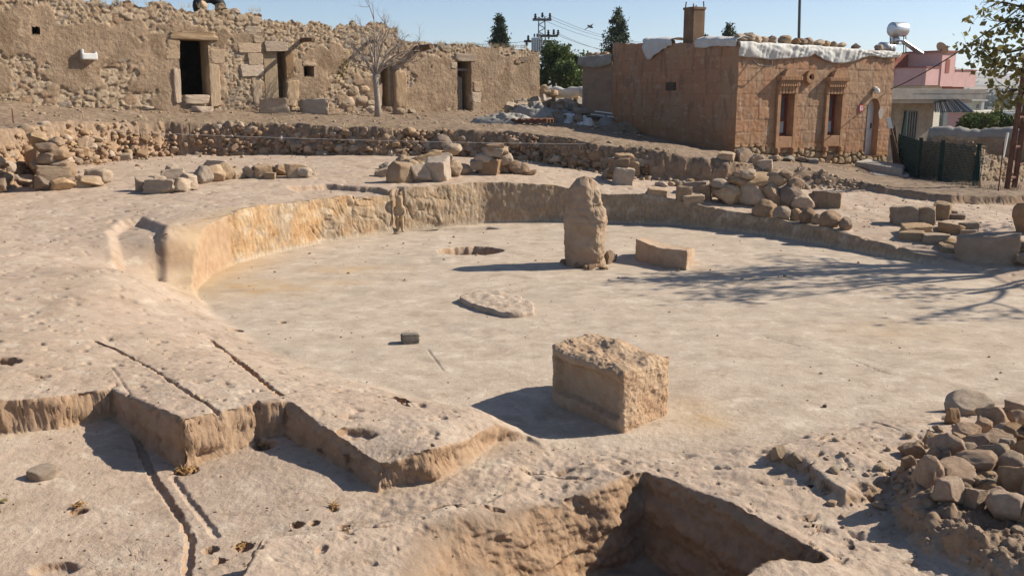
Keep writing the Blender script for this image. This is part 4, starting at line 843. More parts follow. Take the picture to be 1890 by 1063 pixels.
uA, uB, uC = HW.uz(487, 120)[0], HW.uz(737, 150)[0], HW.uz(994, 150)[0]
def old_houses():
    # the tallest house at the left
    hA = thing('stone_house', HW.at(2.5, 2.1), 'tall mud-and-rubble house with the open dark doorway, at the far left', 'house', 'old mud-and-rubble houses')
    d1 = HW.rect(331, 74, 385, 177); niche = HW.rect(58, 50, 72, 64)
    top = lambda u: np.interp(u, [-6, 0, 1.6, 3.2, 6.9], [5.1, 4.87, 4.86, 4.70, 4.62])
    masonry('front_wall', HW, ZB, top, -5, uA, 'mixed', 3, [rect_op(d1), rect_op(niche)], hA, top_rough=.14)
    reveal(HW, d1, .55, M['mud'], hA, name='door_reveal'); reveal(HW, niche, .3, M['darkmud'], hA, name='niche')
    shell(HW, -5, uA, 1.7, 4.35, 5.5, hA, M['mud'])
    b = B(); HW.box(b, uA - .42, uA - .01, 1.6, 4.45, -2.4, -.03); b.obj('side_wall', M['mud'], hA)
    wall_stone('lintel', HW, 308, 59, 402, 75, hA, 'tan', .12, .3, pick=0)
    wall_stone('door_jamb', HW, 318, 124, 332, 192, hA, 'tan', .11, .3, pick=1); wall_stone('door_jamb', HW, 384, 118, 404, 200, hA, 'tan', .13, .3, pick=2)
    wall_stone('threshold', HW, 330, 175, 387, 194, hA, 'lime', .16, .4, pick=3)
    for q in ((303, 88, 331, 110), (384, 90, 414, 118), (305, 73, 331, 90)): wall_stone('jamb_block', HW, *q, hA, 'tan', .07, .2)
    for q in ((449, 48, 482, 66), (464, 66, 482, 80), (436, 80, 481, 98), (441, 119, 486, 142), (462, 142, 483, 201), (455, 98, 484, 120), (459, 30, 480, 47)): wall_stone('quoin', HW, *q, hA, 'tan', .08, .25)
    # middle house with the plank door and the little window, and its set-back upper wall
    hB = thing('stone_house', HW.at((uA + uB) / 2, 1.9), 'middle mud-and-rubble house with the plank door and the tiny square window', 'house', 'old mud-and-rubble houses')
    d2 = HW.rect(487, 95, 527, 182); win = HW.rect(560, 123, 578, 142); d3 = HW.rect(702, 120, 723, 197)
    topB = lambda u: np.interp(u, [uA, uA + 1.2, uB], [4.20, 4.12, 4.13])
    masonry('front_wall', HW, ZB, topB, uA - .02, uB, 'mixed', 17, [rect_op(d2), rect_op(win), rect_op(d3)], hB, top_rough=.10)
    reveal(HW, d2, .5, M['mud'], hB, name='door_reveal'); reveal(HW, win, .45, M['mud'], hB, name='window_opening'); reveal(HW, d3, .6, M['mud'], hB, name='door_reveal')
    shell(HW, uA + .02, uB, 1.6, 3.98, 5, hB, M['mud'])
    up = Plane(HW.at(uA, 0, -2.2)[:2], HW.at(uB + .6, 0, -2.2)[:2]); a0 = up.uz(488, 45)[0]; a1 = up.uz(733, 55)[0]
    zt2 = lambda u: np.interp(u, [a0, (a0 + a1) / 2, a1], [up.uz(490, 38)[1], up.uz(610, 44)[1], up.uz(730, 47)[1]])
    masonry('upper_wall', up, lambda u: u * 0 + 3.9, zt2, a0 - .2, a1, 'rubble', 29, [], hB, top_rough=.12)
    b = B(); up.box(b, a0, a1, 3.7, 4.35, -.5, -.03); b.obj('upper_wall_core', M['mud'], hB)
    wall_stone('lintel', HW, 484, 77, 530, 96, hB, 'tan', .12, .3, pick=2); wall_stone('door_jamb', HW, 527, 146, 551, 198, hB, 'tan', .10, .3, pick=4); wall_stone('door_jamb', HW, 525, 96, 541, 146, hB, 'brown', .08, .3)
    wall_stone('lintel', HW, 556, 112, 582, 123, hB, 'tan', .08, .2, pick=0)
    b = B(); u0, u1, z0, z1 = d2; us = u0 + (u1 - u0) * .74
    HW.box(b, u0 + .01, us, z0 + .02, z1 - .03, -.34, -.29)
    dl = b.obj('door', M['oldwood'], hB)
    b = B()
    for k in range(4):
        zc = z0 + .1 + k * (z1 - z0 - .2) / 3; HW.box(b, u0 + .03, us - .02, zc - .035, zc + .035, -.288, -.262)
    for k in range(3):
        HW.box(b, u0 + .05 + k * (us - u0) / 3, u0 + .06 + k * (us - u0) / 3, z0 + .05, z1 - .06, -.289, -.283)
    b.obj('batten', M['oldwood'], dl)
    b = B(); HW.box(b, us, u1 - .01, z0, z1, -.36, -.24); b.obj('door_frame', M['brownwood'], hB)
    b = B(); u0, u1, z0, z1 = d3; HW.box(b, u0 + .02, u1, z0, z1, -.58, -.56); b.obj('interior_shade_board', M['darkmud'], hB)  # dark sheet put in for the shade inside the doorway
    wall_stone('door_jamb', HW, 722, 130, 748, 203, hB, 'tan', .16, .35, pick=3); wall_stone('door_jamb', HW, 692, 150, 703, 198, hB, 'tan', .10, .3, pick=1)
    for q in ((640, 158, 662, 178), (662, 157, 682, 173), (627, 178, 654, 200), (654, 176, 680, 196), (675, 184, 692, 198)): wall_stone('foundation_boulder', HW, *q, hB, random.choice(('tan', 'lime')), .12, .3, 'round')
    for (px, py, L, r) in ((556, 76, .75, .065), (680, 79, .55, .06)):
        p = HW.px(px, py, -.3); q = HW.px(px, py, L); b = B(); b.tube([p, p.lerp(q, .5) + Vector((0, 0, .02)), q], [r * 1.05, r, r * .9], 9); b.obj('roof_beam', M['brownwood'], hB)
    # low house at the right end of the row
    hC = thing('stone_house', HW.at((uB + uC) / 2, 1.86), 'low mud-plastered house at the right end of the row, half-open plank door', 'house', 'old mud-and-rubble houses')
    d4 = HW.rect(843, 113, 868, 206)
    topC = lambda u: np.interp(u, [uB, uB + 2, uC], [4.08, 4.02, 3.93])
    masonry('front_wall', HW, ZB, topC, uB - .02, uC, 'plaster', 41, [rect_op(d4)], hC, top_rough=.07)
    reveal(HW, d4, .55, M['mud'], hC, name='door_reveal'); shell(HW, uB + .02, uC, 1.6, 3.75, 5, hC, M['mud'])
    wall_stone('lintel', HW, 835, 99, 877, 114, hC, 'tan', .10, .3, pick=1)
    for q in ((867, 170, 886, 190), (868, 188, 884, 211), (870, 150, 886, 170), (828, 115, 842, 128)): wall_stone('jamb_block', HW, *q, hC, 'tan', .09, .25)
    wall_stone('threshold', HW, 843, 205, 872, 213, hC, 'lime', .14, .3, pick=3)
    u0, u1, z0, z1 = d4; zm = HW.uz(855, 142)[1]
    b = B(); um = u0 + (u1 - u0) * .62
    for k in range(4): HW.box(b, u0 + .01 + k * (um - u0) / 4, u0 + (k + 1) * (um - u0) / 4, z0 + .02, zm - .02 * (k % 2), -.22 - .01 * (k % 2), -.18)
    b.obj('door', M['oldwood'], hC)
    zs = HW.uz(855, 129)[1]; b = B(); HW.box(b, u0, u1, zs - .04, zs + .04, -.2, -.12); b.obj('door_bar', M['oldwood'], hC)
    b = B(); HW.box(b, u0 + .01, u1 - .01, z0, z1, -.56, -.54); b.obj('interior_shade_board', M['darkmud'], hC)  # dark-coloured sheet stands in for the shade of the room behind
    p = HW.px(765, 92, -.3); q = HW.px(770, 90, .8); b = B(); b.tube([p, p.lerp(q, .5), q + Vector((0, 0, .04))], [.12, .11, .08], 10); b.obj('roof_beam', M['brownwood'], hC)
    for q in ((955, 105, 972, 116), (948, 110, 958, 119)): wall_stone('loose_stone', HW, *q, hC, 'brown', .10, .2)
    # broken basin let into the wall
    u0, u1, z0, z1 = HW.rect(147, 92, 176, 111); b = B(); HW.box(b, u0, u1, z0, z0 + (z1 - z0) * .62, -.05, .22, .03)
    HW.box(b, u0, u0 + .06, z0 + (z1 - z0) * .5, z1, -.05, .20, .015); HW.box(b, u1 - .05, u1, z0 + (z1 - z0) * .5, z1 - .06, -.05, .18, .015)
    o = b.obj('broken_basin', M['porcelain']); settle(o); tag(o, 'broken white basin sticking out of the tall left house wall', 'basin')
    return hA, hB, hC
old_houses()
# loose stones, blocks and a tyre on and below the house row
rows([(102,194,38,26),(118,192,24,26),(138,187,32,18),(134,197,20,16),(152,197,16,13),(163,190,20,20),(173,193,22,13),(190,197,22,12),(178,186,18,9),(202,189,22,11),(215,184,22,10),(231,200,30,15),(246,191,30,14),(222,192,18,10),(196,181,22,8),(236,181,18,9),(212,197,16,9)],
     'pale stone of the low heap along the foot of the tall left house', 'stones at the foot of the tall house', ('lime', 'tan', 'grey'), ('round', 'angular', 'slab'))
stone(264, 204, 40, 9, 'slab', 'tan', 'flat slab lying between the low heap and the open doorway')
stone(373, 208, 38, 11, 'slab', 'tan', 'flat stepping stone in front of the open dark doorway', rz=.1)
stone(507, 209, 52, 27, 'block', 'tan', 'squared stone block standing before the plank door', name='stone_block', rz=.02, deep=26, tilt=.02, pick=0)
stone(580, 210, 56, 27, 'block', 'lime', 'pale hollowed trough block below the tiny square window', name='stone_trough', rz=-.15, deep=30, tilt=.03, pick=3)
rows([(628,202,20,14),(640,204,22,14),(612,203,18,10),(652,204,16,10),(686,210,20,14),(736,212,22,13),(760,210,16,8),(600,206,14,8)], 'small stone at the foot of the wall beside the bare tree', 'stones beside the bare tree', ('lime', 'tan', 'grey'), ('angular', 'round'))
def roof_stones():
    L = [(295, 10, 28, 8), (380, 11, 24, 12), (414, 16, 30, 12), (440, 22, 20, 9), (492, 34, 14, 7), (508, 34, 16, 8), (565, 38, 18, 8), (660, 43, 16, 7), (676, 45, 12, 6), (722, 48, 18, 8), (610, 42, 14, 6)]
    for px, py, w, h in L:
        off = -.25 if px < 485 else -2.4
        p = HW.px(px, py, off); k = p.y / FPX
        o = rock_obj('stone', random.choice(('block', 'angular')), p + Vector((0, 0, h * k * .2)), (w * k, w * k * .8, h * k * 1.3), None, .15, random.choice(('lime', 'grey', 'tan')))
        tag(o, 'loose stone lying on top of the old house walls', 'stone', 'stones on the house tops')
    p = HW.px(410, 16, -.9); b = B(); R_, r_ = .33, .15
    pts = [p + Vector((math.cos(a) * R_ * HW.d[0], math.cos(a) * R_ * HW.d[1], math.sin(a) * R_ * .75 + .1)) for a in np.linspace(0, 2 * math.pi, 25)[:-1]]
    b.tube(pts + pts[:1], r_, 12, False); o = b.obj('tyre', M['rubber'], smooth=True); settle(o); tag(o, 'black tyre propped on the roof of the tall left house', 'tyre')
    for px, lab in ((229, 'short dark post on the roof above the broken basin'), (309, 'short thin post on the roof above the open doorway')):
        p = HW.px(px, 18, -.5); b = B(); b.tube([p, p + Vector((.02, 0, .9))], .035 if px < 300 else .022, 8); o = b.obj('roof_post', M['darksteel']); settle(o); tag(o, lab, 'post')
roof_stones()

# ------------------------------------------------------------------ the dressed-stone house at the right
FC = Plane(D(1355, 292, 26)[:2], D(1640, 290, 29)[:2])           # its sunlit face
LC = Plane(FC.at(0, 0)[:2], (FC.at(0, 0)[0] - FC.d[1] * 0 - .49 * 5.9, FC.at(0, 0)[1] + .872 * 5.9))
LC.n = np.array([-LC.d[1], LC.d[0]]); LC.n = LC.n if LC.n @ (-LC.p) > 0 else -LC.n
def cloth(name, P_, mat, parent=None):
    """a sheet through a grid of points (nu, nv, 3), 12 mm thick"""
    nu, nv = P_.shape[:2]; me = mesh_np(name, P_.reshape(-1, 3), grid_faces(nu, nv), mat, True); o = bpy.data.objects.new(name, me); link(o, parent)
    m = o.modifiers.new('thickness', 'SOLIDIFY'); m.thickness = .012; m.offset = 0; return o
def dressed_house():
    H = thing('dressed_stone_house', FC.at(FC.len / 2, .6, -2), 'square house of dressed tan stone with two tall red-framed windows and an arched door', 'house')
    fz = [FC.uz(1355, 96)[1], FC.uz(1500, 106)[1], FC.uz(1648, 108)[1]]; L = FC.uz(1645, 200)[0]
    zt = lambda u: np.interp(u, [0, L / 2, L], [3.78, 3.72, 3.62]); zb = lambda u: np.interp(u, [0, L * .4, L], [.80, .60, .34])
    w1 = FC.rect(1437, 174, 1461, 252); w2 = FC.rect(1526, 175, 1549, 250); dr = FC.rect(1598, 202, 1620, 288); cu = (dr[0] + dr[1]) / 2; R_ = (dr[1] - dr[0]) / 2; spring = dr[3]
    oc = FC.uz(1493, 143)
    arch = lambda u, z: ((u > dr[0]) & (u < dr[1]) & (z > dr[2]) & (z < spring)) | ((np.hypot(u - cu, (z - spring) / 1.25) < R_) & (z >= spring))
    masonry('facade', FC, zb, zt, 0, L, 'ashlar', 61, [rect_op(w1), rect_op(w2), arch, lambda u, z: np.hypot(u - oc[0], z - oc[1]) < .07], H, M['ashlar'], .024, .02)
    zl = lambda u: np.interp(u, [0, LC.len], [3.78, 4.02]); ul = LC.len
    masonry('side_wall', LC, lambda u: np.interp(u, [0, ul], [.85, 1.36]), zl, -.0, ul, 'ashlar_plain', 67, [], H, M['ashlar'], .03, .03)
    b = B(); FC.box(b, L - .42, L, .2, 3.55, -5.9, -.03); FC.box(b, .02, L - .43, .2, 3.5, -5.9, -5.5); LC.box(b, .05, ul - .4, .3, 3.6, -.42, -.03); b.obj('rear_walls', M['mud'], H)
    b = B(); FC.box(b, .05, L - .05, 3.35, 3.6, -5.85, -.05); b.obj('roof', M['mud'], H)
    reveal(FC, w1, .34, M['ashlar_flat'], H, name='window_reveal'); reveal(FC, w2, .34, M['ashlar_flat'], H, name='window_reveal')
    for w in (w1, w2):
        u0, u1, z0, z1 = w; wd = u1 - u0
        b = B(); FC.box(b, u0 + .02, u0 + .08, z0 + .02, z1 - .02, -.24, -.17); FC.box(b, u1 - .08, u1 - .02, z0 + .02, z1 - .02, -.24, -.17); FC.box(b, u0 + .08, u1 - .08, z1 - .09, z1 - .02, -.24, -.17); FC.box(b, u0 + .08, u1 - .08, z0 + .02, z0 + .09, -.24, -.17)
        zm = z0 + (z1 - z0) * .38; FC.box(b, u0 + .08, u1 - .08, zm - .035, zm + .035, -.238, -.165); FC.box(b, (u0 + u1) / 2 - .025, (u0 + u1) / 2 + .025, zm + .035, z1 - .09, -.238, -.168)
        f = b.obj('window_frame', M['redpaint'], H)
        b = B(); FC.box(b, u0 + .07, u1 - .07, zm, z1 - .08, -.222, -.21); b.obj('pane', M['glass'], f)
        b = B(); FC.box(b, u0 + .07, u1 - .07, z0 + .08, zm, -.222, -.21); b.obj('pane', M['blinds'], f)['label'] = 'lower pane with pale blue blind'
        b = B(); FC.box(b, u0 + .03, u1 - .03, z0, z0 + .02, -.3, -.1); b.obj('sill', M['redpaint'], f)
        # the raised surround, its cornice with dentils, the shell above and the brackets below
        b = B(); s0, s1 = u0 - .13, u1 + .13; FC.box(b, s0, u0 - .005, z0 - .32, z1 + .28, .0, .075, .012); FC.box(b, u1 + .005, s1, z0 - .32, z1 + .28, .0, .075, .012)
        FC.box(b, u0 - .003, u1 + .003, z1 + .005, z1 + .28, .0, .07, .012); FC.box(b, u0 - .003, u1 + .003, z0 - .32, z0 - .005, .0, .07, .012); sr = b.obj('window_surround', M['ashlar_flat'], H)
        b = B()
        for k in range(6): FC.box(b, u0 - .12 + k * (wd + .24) / 6 + .02, u0 - .12 + (k + 1) * (wd + .24) / 6 - .02, z1 + .02, z1 + .27, .073, .09)
        b.obj('flute', M['ashlar_flat'], sr)
        b = B(); c0, c1 = s0 - .03, s1 + .05; zc = z1 + .28; FC.box(b, c0 + .06, c1 - .06, zc, zc + .1, .0, .12, .01)
        for k in range(9):
            uu = c0 + .09 + k * (c1 - c0 - .18) / 8; FC.box(b, uu - .03, uu + .03, zc - .07, zc + .02, .06, .15, .006)
        FC.box(b, c0, c1, zc + .1, zc + .21, .0, .18, .012)
        for k in range(14):
            uu = c0 + .05 + k * (c1 - c0 - .1) / 13; FC.box(b, uu - .02, uu + .02, zc + .105, zc + .205, .177, .195)
        co = b.obj('cornice', M['ashlar_flat'], H)
        b = B(); n = 14; um = (u0 + u1) / 2; r0 = .24
        pts = [FC.at(um + math.cos(a) * r0, zc + .21 + math.sin(a) * r0 * .95, .02) for a in np.linspace(0, math.pi, n)]
        b.poly(pts, .14, tuple(FC.n) + (0,)); b.obj('shell_ornament', M['ashlar_flat'], co)
        for uu in (s0 + .08, s1 - .08):
            b = B(); FC.box(b, uu - .055, uu + .055, z0 - .46, z0 - .32, .0, .14, .02); FC.box(b, uu - .04, uu + .04, z0 - .55, z0 - .46, .0, .09, .015); b.obj('bracket', M['ashlar_flat'], H)
    # round rosette opening
    b = B(); N = 22
    for k in range(N):
        a0 = 2 * math.pi * k / N; c = FC.at(oc[0] + math.cos(a0) * .145, oc[1] + math.sin(a0) * .145, .05)
        b.box(c, (.045, .12, .10), FC.rot() @ Matrix.Rotation(-(a0 - math.pi / 2), 3, 'Y'), .008)
    b.tube([FC.at(oc[0] + math.cos(a) * .085, oc[1] + math.sin(a) * .085, .06) for a in np.linspace(0, 2 * math.pi, 25)], .03, 8, False); b.obj('rosette', M['ashlar_flat'], H)
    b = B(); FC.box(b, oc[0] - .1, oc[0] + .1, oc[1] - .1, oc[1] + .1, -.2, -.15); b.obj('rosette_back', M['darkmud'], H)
    # door
    b = B(); prof = [(dr[0], dr[2]), (dr[1], dr[2])] + [(cu + R_ * math.cos(a), spring + 1.25 * R_ * math.sin(a)) for a in np.linspace(0, math.pi, 16)]
    for i in range(len(prof)):
        a, c = prof[i], prof[(i + 1) % len(prof)]; b.poly([FC.at(a[0], a[1], .012), FC.at(c[0], c[1], .012), FC.at(c[0], c[1], -.30), FC.at(a[0], a[1], -.30)])
    b.obj('door_reveal', M['ashlar_flat'], H)
    b = B(); b.poly([FC.at(a, z, -.22) for a, z in prof], -.05, tuple(FC.n) + (0,)); dl = b.obj('door', M['whitepaint'], H)
    b = B()
    for za, zb_ in ((.03, .30), (.34, .56), (.60, .98)): FC.box(b, dr[0] + .07, dr[1] - .07, dr[2] + (spring - dr[2]) * za, dr[2] + (spring - dr[2]) * zb_, -.222, -.205, .01)
    b.obj('door_panel', M['whitepaint'], dl); b = B(); FC.box(b, dr[1] - .12, dr[1] - .09, dr[2] + .82, dr[2] + .98, -.222, -.16, .008); b.obj('handle', M['darksteel'], dl)
    # light over the door, house number plate
    c = FC.px(1614, 168, .10); b = B(); b.lathe([(.02, -.09), (.075, -.05), (.085, 0), (.06, .05), (.03, .075), (.03, .09)], c, 16); b.obj('door_lamp', M['white'], H)
    b = B(); c = FC.uz(1614, 165); FC.box(b, c[0] - .05, c[0] + .05, c[1] - .01, c[1] + .07, 0, .07, .01); b.obj('lamp_bracket', M['white'], H)
    u, z = FC.uz(1589, 200); b = B(); FC.box(b, u - .085, u + .085, z - .11, z + .11, .012, .022); pl_ = b.obj('number_plate', M['enamel'], H)
    b = B(); FC.box(b, u - .055, u + .055, z + .045, z + .065, .0225, .025); FC.box(b, u - .055, u + .055, z - .01, z + .008, .0225, .025); FC.box(b, u - .055, u + .055, z - .065, z - .045, .0225, .025); FC.box(b, u - .06, u - .04, z - .064, z + .064, .0225, .0252); FC.box(b, u + .04, u + .06, z - .064, z + .007, .0225, .0252)
    b.obj('number', M['white'], pl_)
    u, z = FC.uz(1625, 210); b = B(); pts = [FC.at(u + .10 * math.cos(a) * (1 + .1 * math.sin(3 * a)), z + .17 * math.sin(a), .012) for a in np.linspace(0, 2 * math.pi, 18)[:-1]]; b.poly(pts, .006, tuple(FC.n) + (0,)); b.obj('plaster_patch', M['concrete'], H)
    # iron rail below the sheet
    b = B(); a1, a2, a3, a4 = FC.px(1387, 112, .04), FC.px(1390, 123, .22), FC.px(1414, 123, .22), FC.px(1424, 111, .04); b.tube([a1, a2, a3, a4], .016, 6); b.obj('iron_bracket', M['darksteel'], H)
    # chimney rising behind the side wall
    q = LC.px(1255, 84, -.5); b = B(); b.box(q + Vector((0, 0, .26)), (.44, .44, 1.55), LC.rot(), .02); b.box(q + Vector((0, 0, 1.05)), (.48, .48, .07), LC.rot(), .01); ch = b.obj('chimney', M['chimney'], H)
    for sx in (-1, 1):
        for sy in (-1, 1):
            b = B(); p = q + LC.rot() @ Vector((sx * .19, sy * .19, 1.05)); b.tube([p, p + Vector((sx * .02, 0, .16 + .04 * sx * sy))], .018, 6); b.obj('reinforcing_bar', M['rust'], ch)
    u, z = LC.uz(1238, 160); b = B(); LC.box(b, u - .25, u + .2, z - .12, z + .12, .0, .035, .01); b.obj('dark_patch', M['darkmud'], H)  # thin dark rectangle on the side wall
    # low grey annexe at the far end of the side wall
    ax = Plane(LC.at(ul, 0)[:2], (LC.at(ul, 0)[0] - 1.35, LC.at(ul, 0)[1] + .55))
    masonry('annexe_wall', ax, lambda u: u * 0 + 1.35, lambda u: u * 0 + ax.uz(1100, 108)[1], 0, ax.uz(1075, 150)[0], 'ashlar_plain', 71, [], H, M['ashlar_grey'], .03, .03)
    b = B(); ax.box(b, .02, ax.uz(1075, 150)[0] - .02, 1, ax.uz(1100, 112)[1], -2, -.03); b.obj('annexe', M['mud'], H)
    return L, zt, ul, zl, ax
M['chimney'] = mat_flat('sooty_tan_stone', (.19, .125, .08), .9, 0, .3, 3, .15, .6, 20, .015)
M['ashlar_flat'] = mat_flat('carved_tan_stone', (.37, .215, .123), .9, 0, .22, 5, .15, .5, 30, .01)
s_ = NT('grey_ashlar_masonry'); co_ = s_.coord(); s_.base(s_.mix(s_.ramp(s_.noise(co_, 3, 5), .3, .7), s_.mix(.6, s_.attr('stonework'), (.19, .155, .12)), s_.mix(.6, s_.attr('stonework'), (.27, .22, .17)))); s_.bump(s_.noise(co_, 25, 4), .5, .012); M['ashlar_grey'] = s_.m
HL, HZT, SUL, SZL, AX = dressed_house()
def roof_things():
    # white sheet along the top of the sunlit face
    n, m = 150, 16; u = np.linspace(-.05, HL + .12, n)
    def edge(pts): return np.interp(u, [FC.uz(x, y)[0] for x, y in pts], [FC.uz(x, y)[1] for x, y in pts])
    bot = edge([(1350, 100), (1365, 105), (1388, 107), (1422, 111), (1460, 108), (1490, 106), (1500, 100), (1512, 108), (1530, 116), (1552, 118), (1572, 114), (1590, 107), (1604, 103), (1625, 107), (1655, 107)])
    top = HZT(u) + .03 + fbm(u * 2, u * 0, 3, 3) * .03; t = np.linspace(0, 1, m); fold = fbm(u[:, None] * 3 + t * 1.5, t[None, :] * 1.2 + u[:, None] * 0, 9, 4) * .03
    P_ = np.zeros((n, m, 3)); back = np.clip((.35 - t) / .35, 0, 1); down = np.clip((t - .35) / .65, 0, 1)
    zz_ = top[:, None] * (1 - down) + np.minimum(bot, top - .03)[:, None] * down + back[None, :] * .03; fold = fold * .6 + fbm(u[:, None] * 8 + t[None, :] * 1.5, t[None, :] * .9, 12, 3) * .03 * np.minimum(1, .3 + t)[None, :] + fbm(u[:, None] * 2.2 - t[None, :] * 3, t[None, :] * 2, 14, 3) * .02; bot = bot + fbm(u * 5, u * 0, 15, 3) * .035; off = -.5 * back[None, :] + .06 + .015 * np.sin(down * 3.1)[None, :] + fold
    P_[..., 0] = FC.p[0] + FC.d[0] * u[:, None] + FC.n[0] * off; P_[..., 1] = FC.p[1] + FC.d[1] * u[:, None] + FC.n[1] * off; P_[..., 2] = zz_ + fold * .15
    o = cloth('roof_sheet', P_, M['whitecloth']); tag(o, 'long white plastic sheet hanging over the top of the sunlit stone facade', 'sheet'); settle(o)
    # corner sheet and the short flap by the chimney, on the shaded side
    def side_sheet(x0, x1, pts, lab, sd, mat):
        ua, ub = LC.uz(x1, 90)[0], LC.uz(x0, 90)[0]; u = np.linspace(ua, ub, 40); e = np.interp(u, sorted(LC.uz(x, y)[0] for x, y in pts), [z for _, z in sorted((LC.uz(x, y)) for x, y in pts)])
        tp = SZL(u) + .09; P_ = np.zeros((40, 14, 3)); t = np.linspace(0, 1, 14); back = np.clip((.5 - t) / .5, 0, 1); down = np.clip((t - .5) / .5, 0, 1)
        fo = fbm(u[:, None] * 4, t[None, :] * 2, sd, 3) * .05; z = tp[:, None] * (1 - down) + np.minimum(e, tp - .02)[:, None] * down; off = -.6 * back + .06 + fo
        P_[..., 0] = LC.p[0] + LC.d[0] * u[:, None] + LC.n[0] * off; P_[..., 1] = LC.p[1] + LC.d[1] * u[:, None] + LC.n[1] * off; P_[..., 2] = z + np.sin(back * 3)[None, :] * .08 + fo * .4
        o = cloth('roof_sheet', P_, mat); tag(o, lab, 'sheet'); settle(o)
    side_sheet(1285, 1362, [(1285, 88), (1300, 90), (1320, 86), (1362, 86)], 'pale sheet bunched on the roof corner right of the chimney', 4, M['whitecloth'])
    side_sheet(1188, 1242, [(1188, 90), (1198, 112), (1205, 108), (1225, 92), (1242, 84)], 'white flap of sheet hanging on the shaded wall left of the chimney', 6, M['whitecloth'])
    u = np.linspace(0, AX.uz(1073, 120)[0] + .1, 30); t = np.linspace(0, 1, 12); P_ = np.zeros((30, 12, 3)); z0 = AX.uz(1100, 108)[1]; fo = fbm(u[:, None] * 4, t[None, :] * 2, 8, 3) * .06
    back = np.clip((.4 - t) / .4, 0, 1); down = np.clip((t - .4) / .6, 0, 1); off = -.5 * back + .08 + fo
    P_[..., 0] = AX.p[0] + AX.d[0] * u[:, None] + AX.n[0] * off; P_[..., 1] = AX.p[1] + AX.d[1] * u[:, None] + AX.n[1] * off; P_[..., 2] = z0 + .12 - u[:, None] * .06 - down[None, :] * (.30 + .1 * np.sin(u * 3))[:, None]
    o = cloth('roof_sheet', P_, M['greycloth']); tag(o, 'grey-brown sheet hanging over the low annexe wall', 'sheet'); settle(o)
    for px, py, w, h in [(1376, 84, 26, 10), (1392, 82, 26, 13), (1406, 83, 22, 10), (1420, 86, 18, 8), (1432, 88, 22, 10), (1458, 88, 26, 12), (1478, 92, 22, 9), (1490, 92, 20, 9), (1502, 93, 20, 11), (1520, 97, 24, 9), (1534, 98, 16, 8), (1548, 98, 16, 8), (1562, 100, 20, 7), (1590, 101, 16, 8), (1632, 102, 18, 9)]:
        p = FC.px(px, py, -.22); k = p.y / FPX; u = FC.uz(px, py)[0]; z = float(HZT(u)) + .07
        o = rock_obj('stone', random.choice(('angular', 'round')), Vector((p.x, p.y, z + h * k * .45)), (w * k, w * k * .9, h * k * 1.5), None, .2, random.choice(('tan', 'brown'))); tag(o, 'brown stone weighing down the white roof sheet', 'stone', 'stones weighing the roof sheet')
    for px, py, w, h in [(1085, 103, 18, 10), (1098, 102, 18, 9), (1112, 100, 16, 8), (1150, 84, 26, 7), (1172, 84, 26, 7), (1192, 82, 20, 8), (1208, 80, 18, 7), (1224, 78, 22, 11), (1290, 80, 22, 11), (1300, 78, 20, 9)]:
        pl_ = AX if px < 1130 else LC; p = pl_.px(px, py, -.25); k = p.y / FPX
        o = rock_obj('stone', random.choice(('angular', 'round')), p + Vector((0, 0, -.02)), (w * k, w * k * .9, h * k * 1.5), None, .2, random.choice(('tan', 'brown'))); tag(o, 'stone lying along the top of the shaded side wall', 'stone', 'stones on the shaded wall top')
roof_things()
def front_steps():
    st = thing('door_steps', FC.at(HL - .6, .5, .9), 'broken concrete steps leading up sideways to the arched door', 'steps'); u, z = FC.uz(1607, 288)
    for nm, pts, zt_ in (('step', [(1578, 299), (1600, 293), (1672, 304), (1667, 313)], .50), ('step', [(1623, 316), (1642, 310), (1684, 317), (1678, 326)], .36), ('step', [(1642, 330), (1660, 321), (1708, 331), (1692, 339)], .24), ('side_slab', [(1574, 309), (1583, 305), (1650, 326), (1640, 331)], .32)):
        q = [G(x, y, zt_) for x, y in pts]; b = B(); b.poly([(p[0], p[1], zt_ - .6) for p in q], .6, (0, 0, 1)); bmesh.ops.bevel(b.b, geom=b.b.edges[:], offset=.03, segments=2, affect='EDGES'); b.obj(nm, M['concrete'], st)
front_steps()
rows([(1572, 296, 20, 10), (1556, 298, 22, 10), (1540, 300, 18, 9), (1520, 300, 22, 10), (1500, 302, 18, 8), (1480, 300, 24, 10), (1455, 298, 20, 10), (1430, 298, 22, 10)], 'small stone along the foot of the sunlit facade', 'stones at the foot of the facade', ('tan', 'lime', 'grey'))
rows([(1370, 300, 34, 26), (1395, 303, 28, 18), (1340, 296, 30, 14), (1412, 312, 26, 16)], 'stone at the foot of the house corner', 'stones at the house corner', ('tan', 'brown'))
rows([(1288, 262, 36, 12), (1235, 244, 30, 17), (1215, 240, 26, 26), (1205, 232, 24, 24), (1190, 240, 22, 14), (1226, 232, 22, 16)], 'boulder lying in the shade along the side wall', 'boulders along the shaded wall', ('brown', 'tan'), ('round', 'angular'))

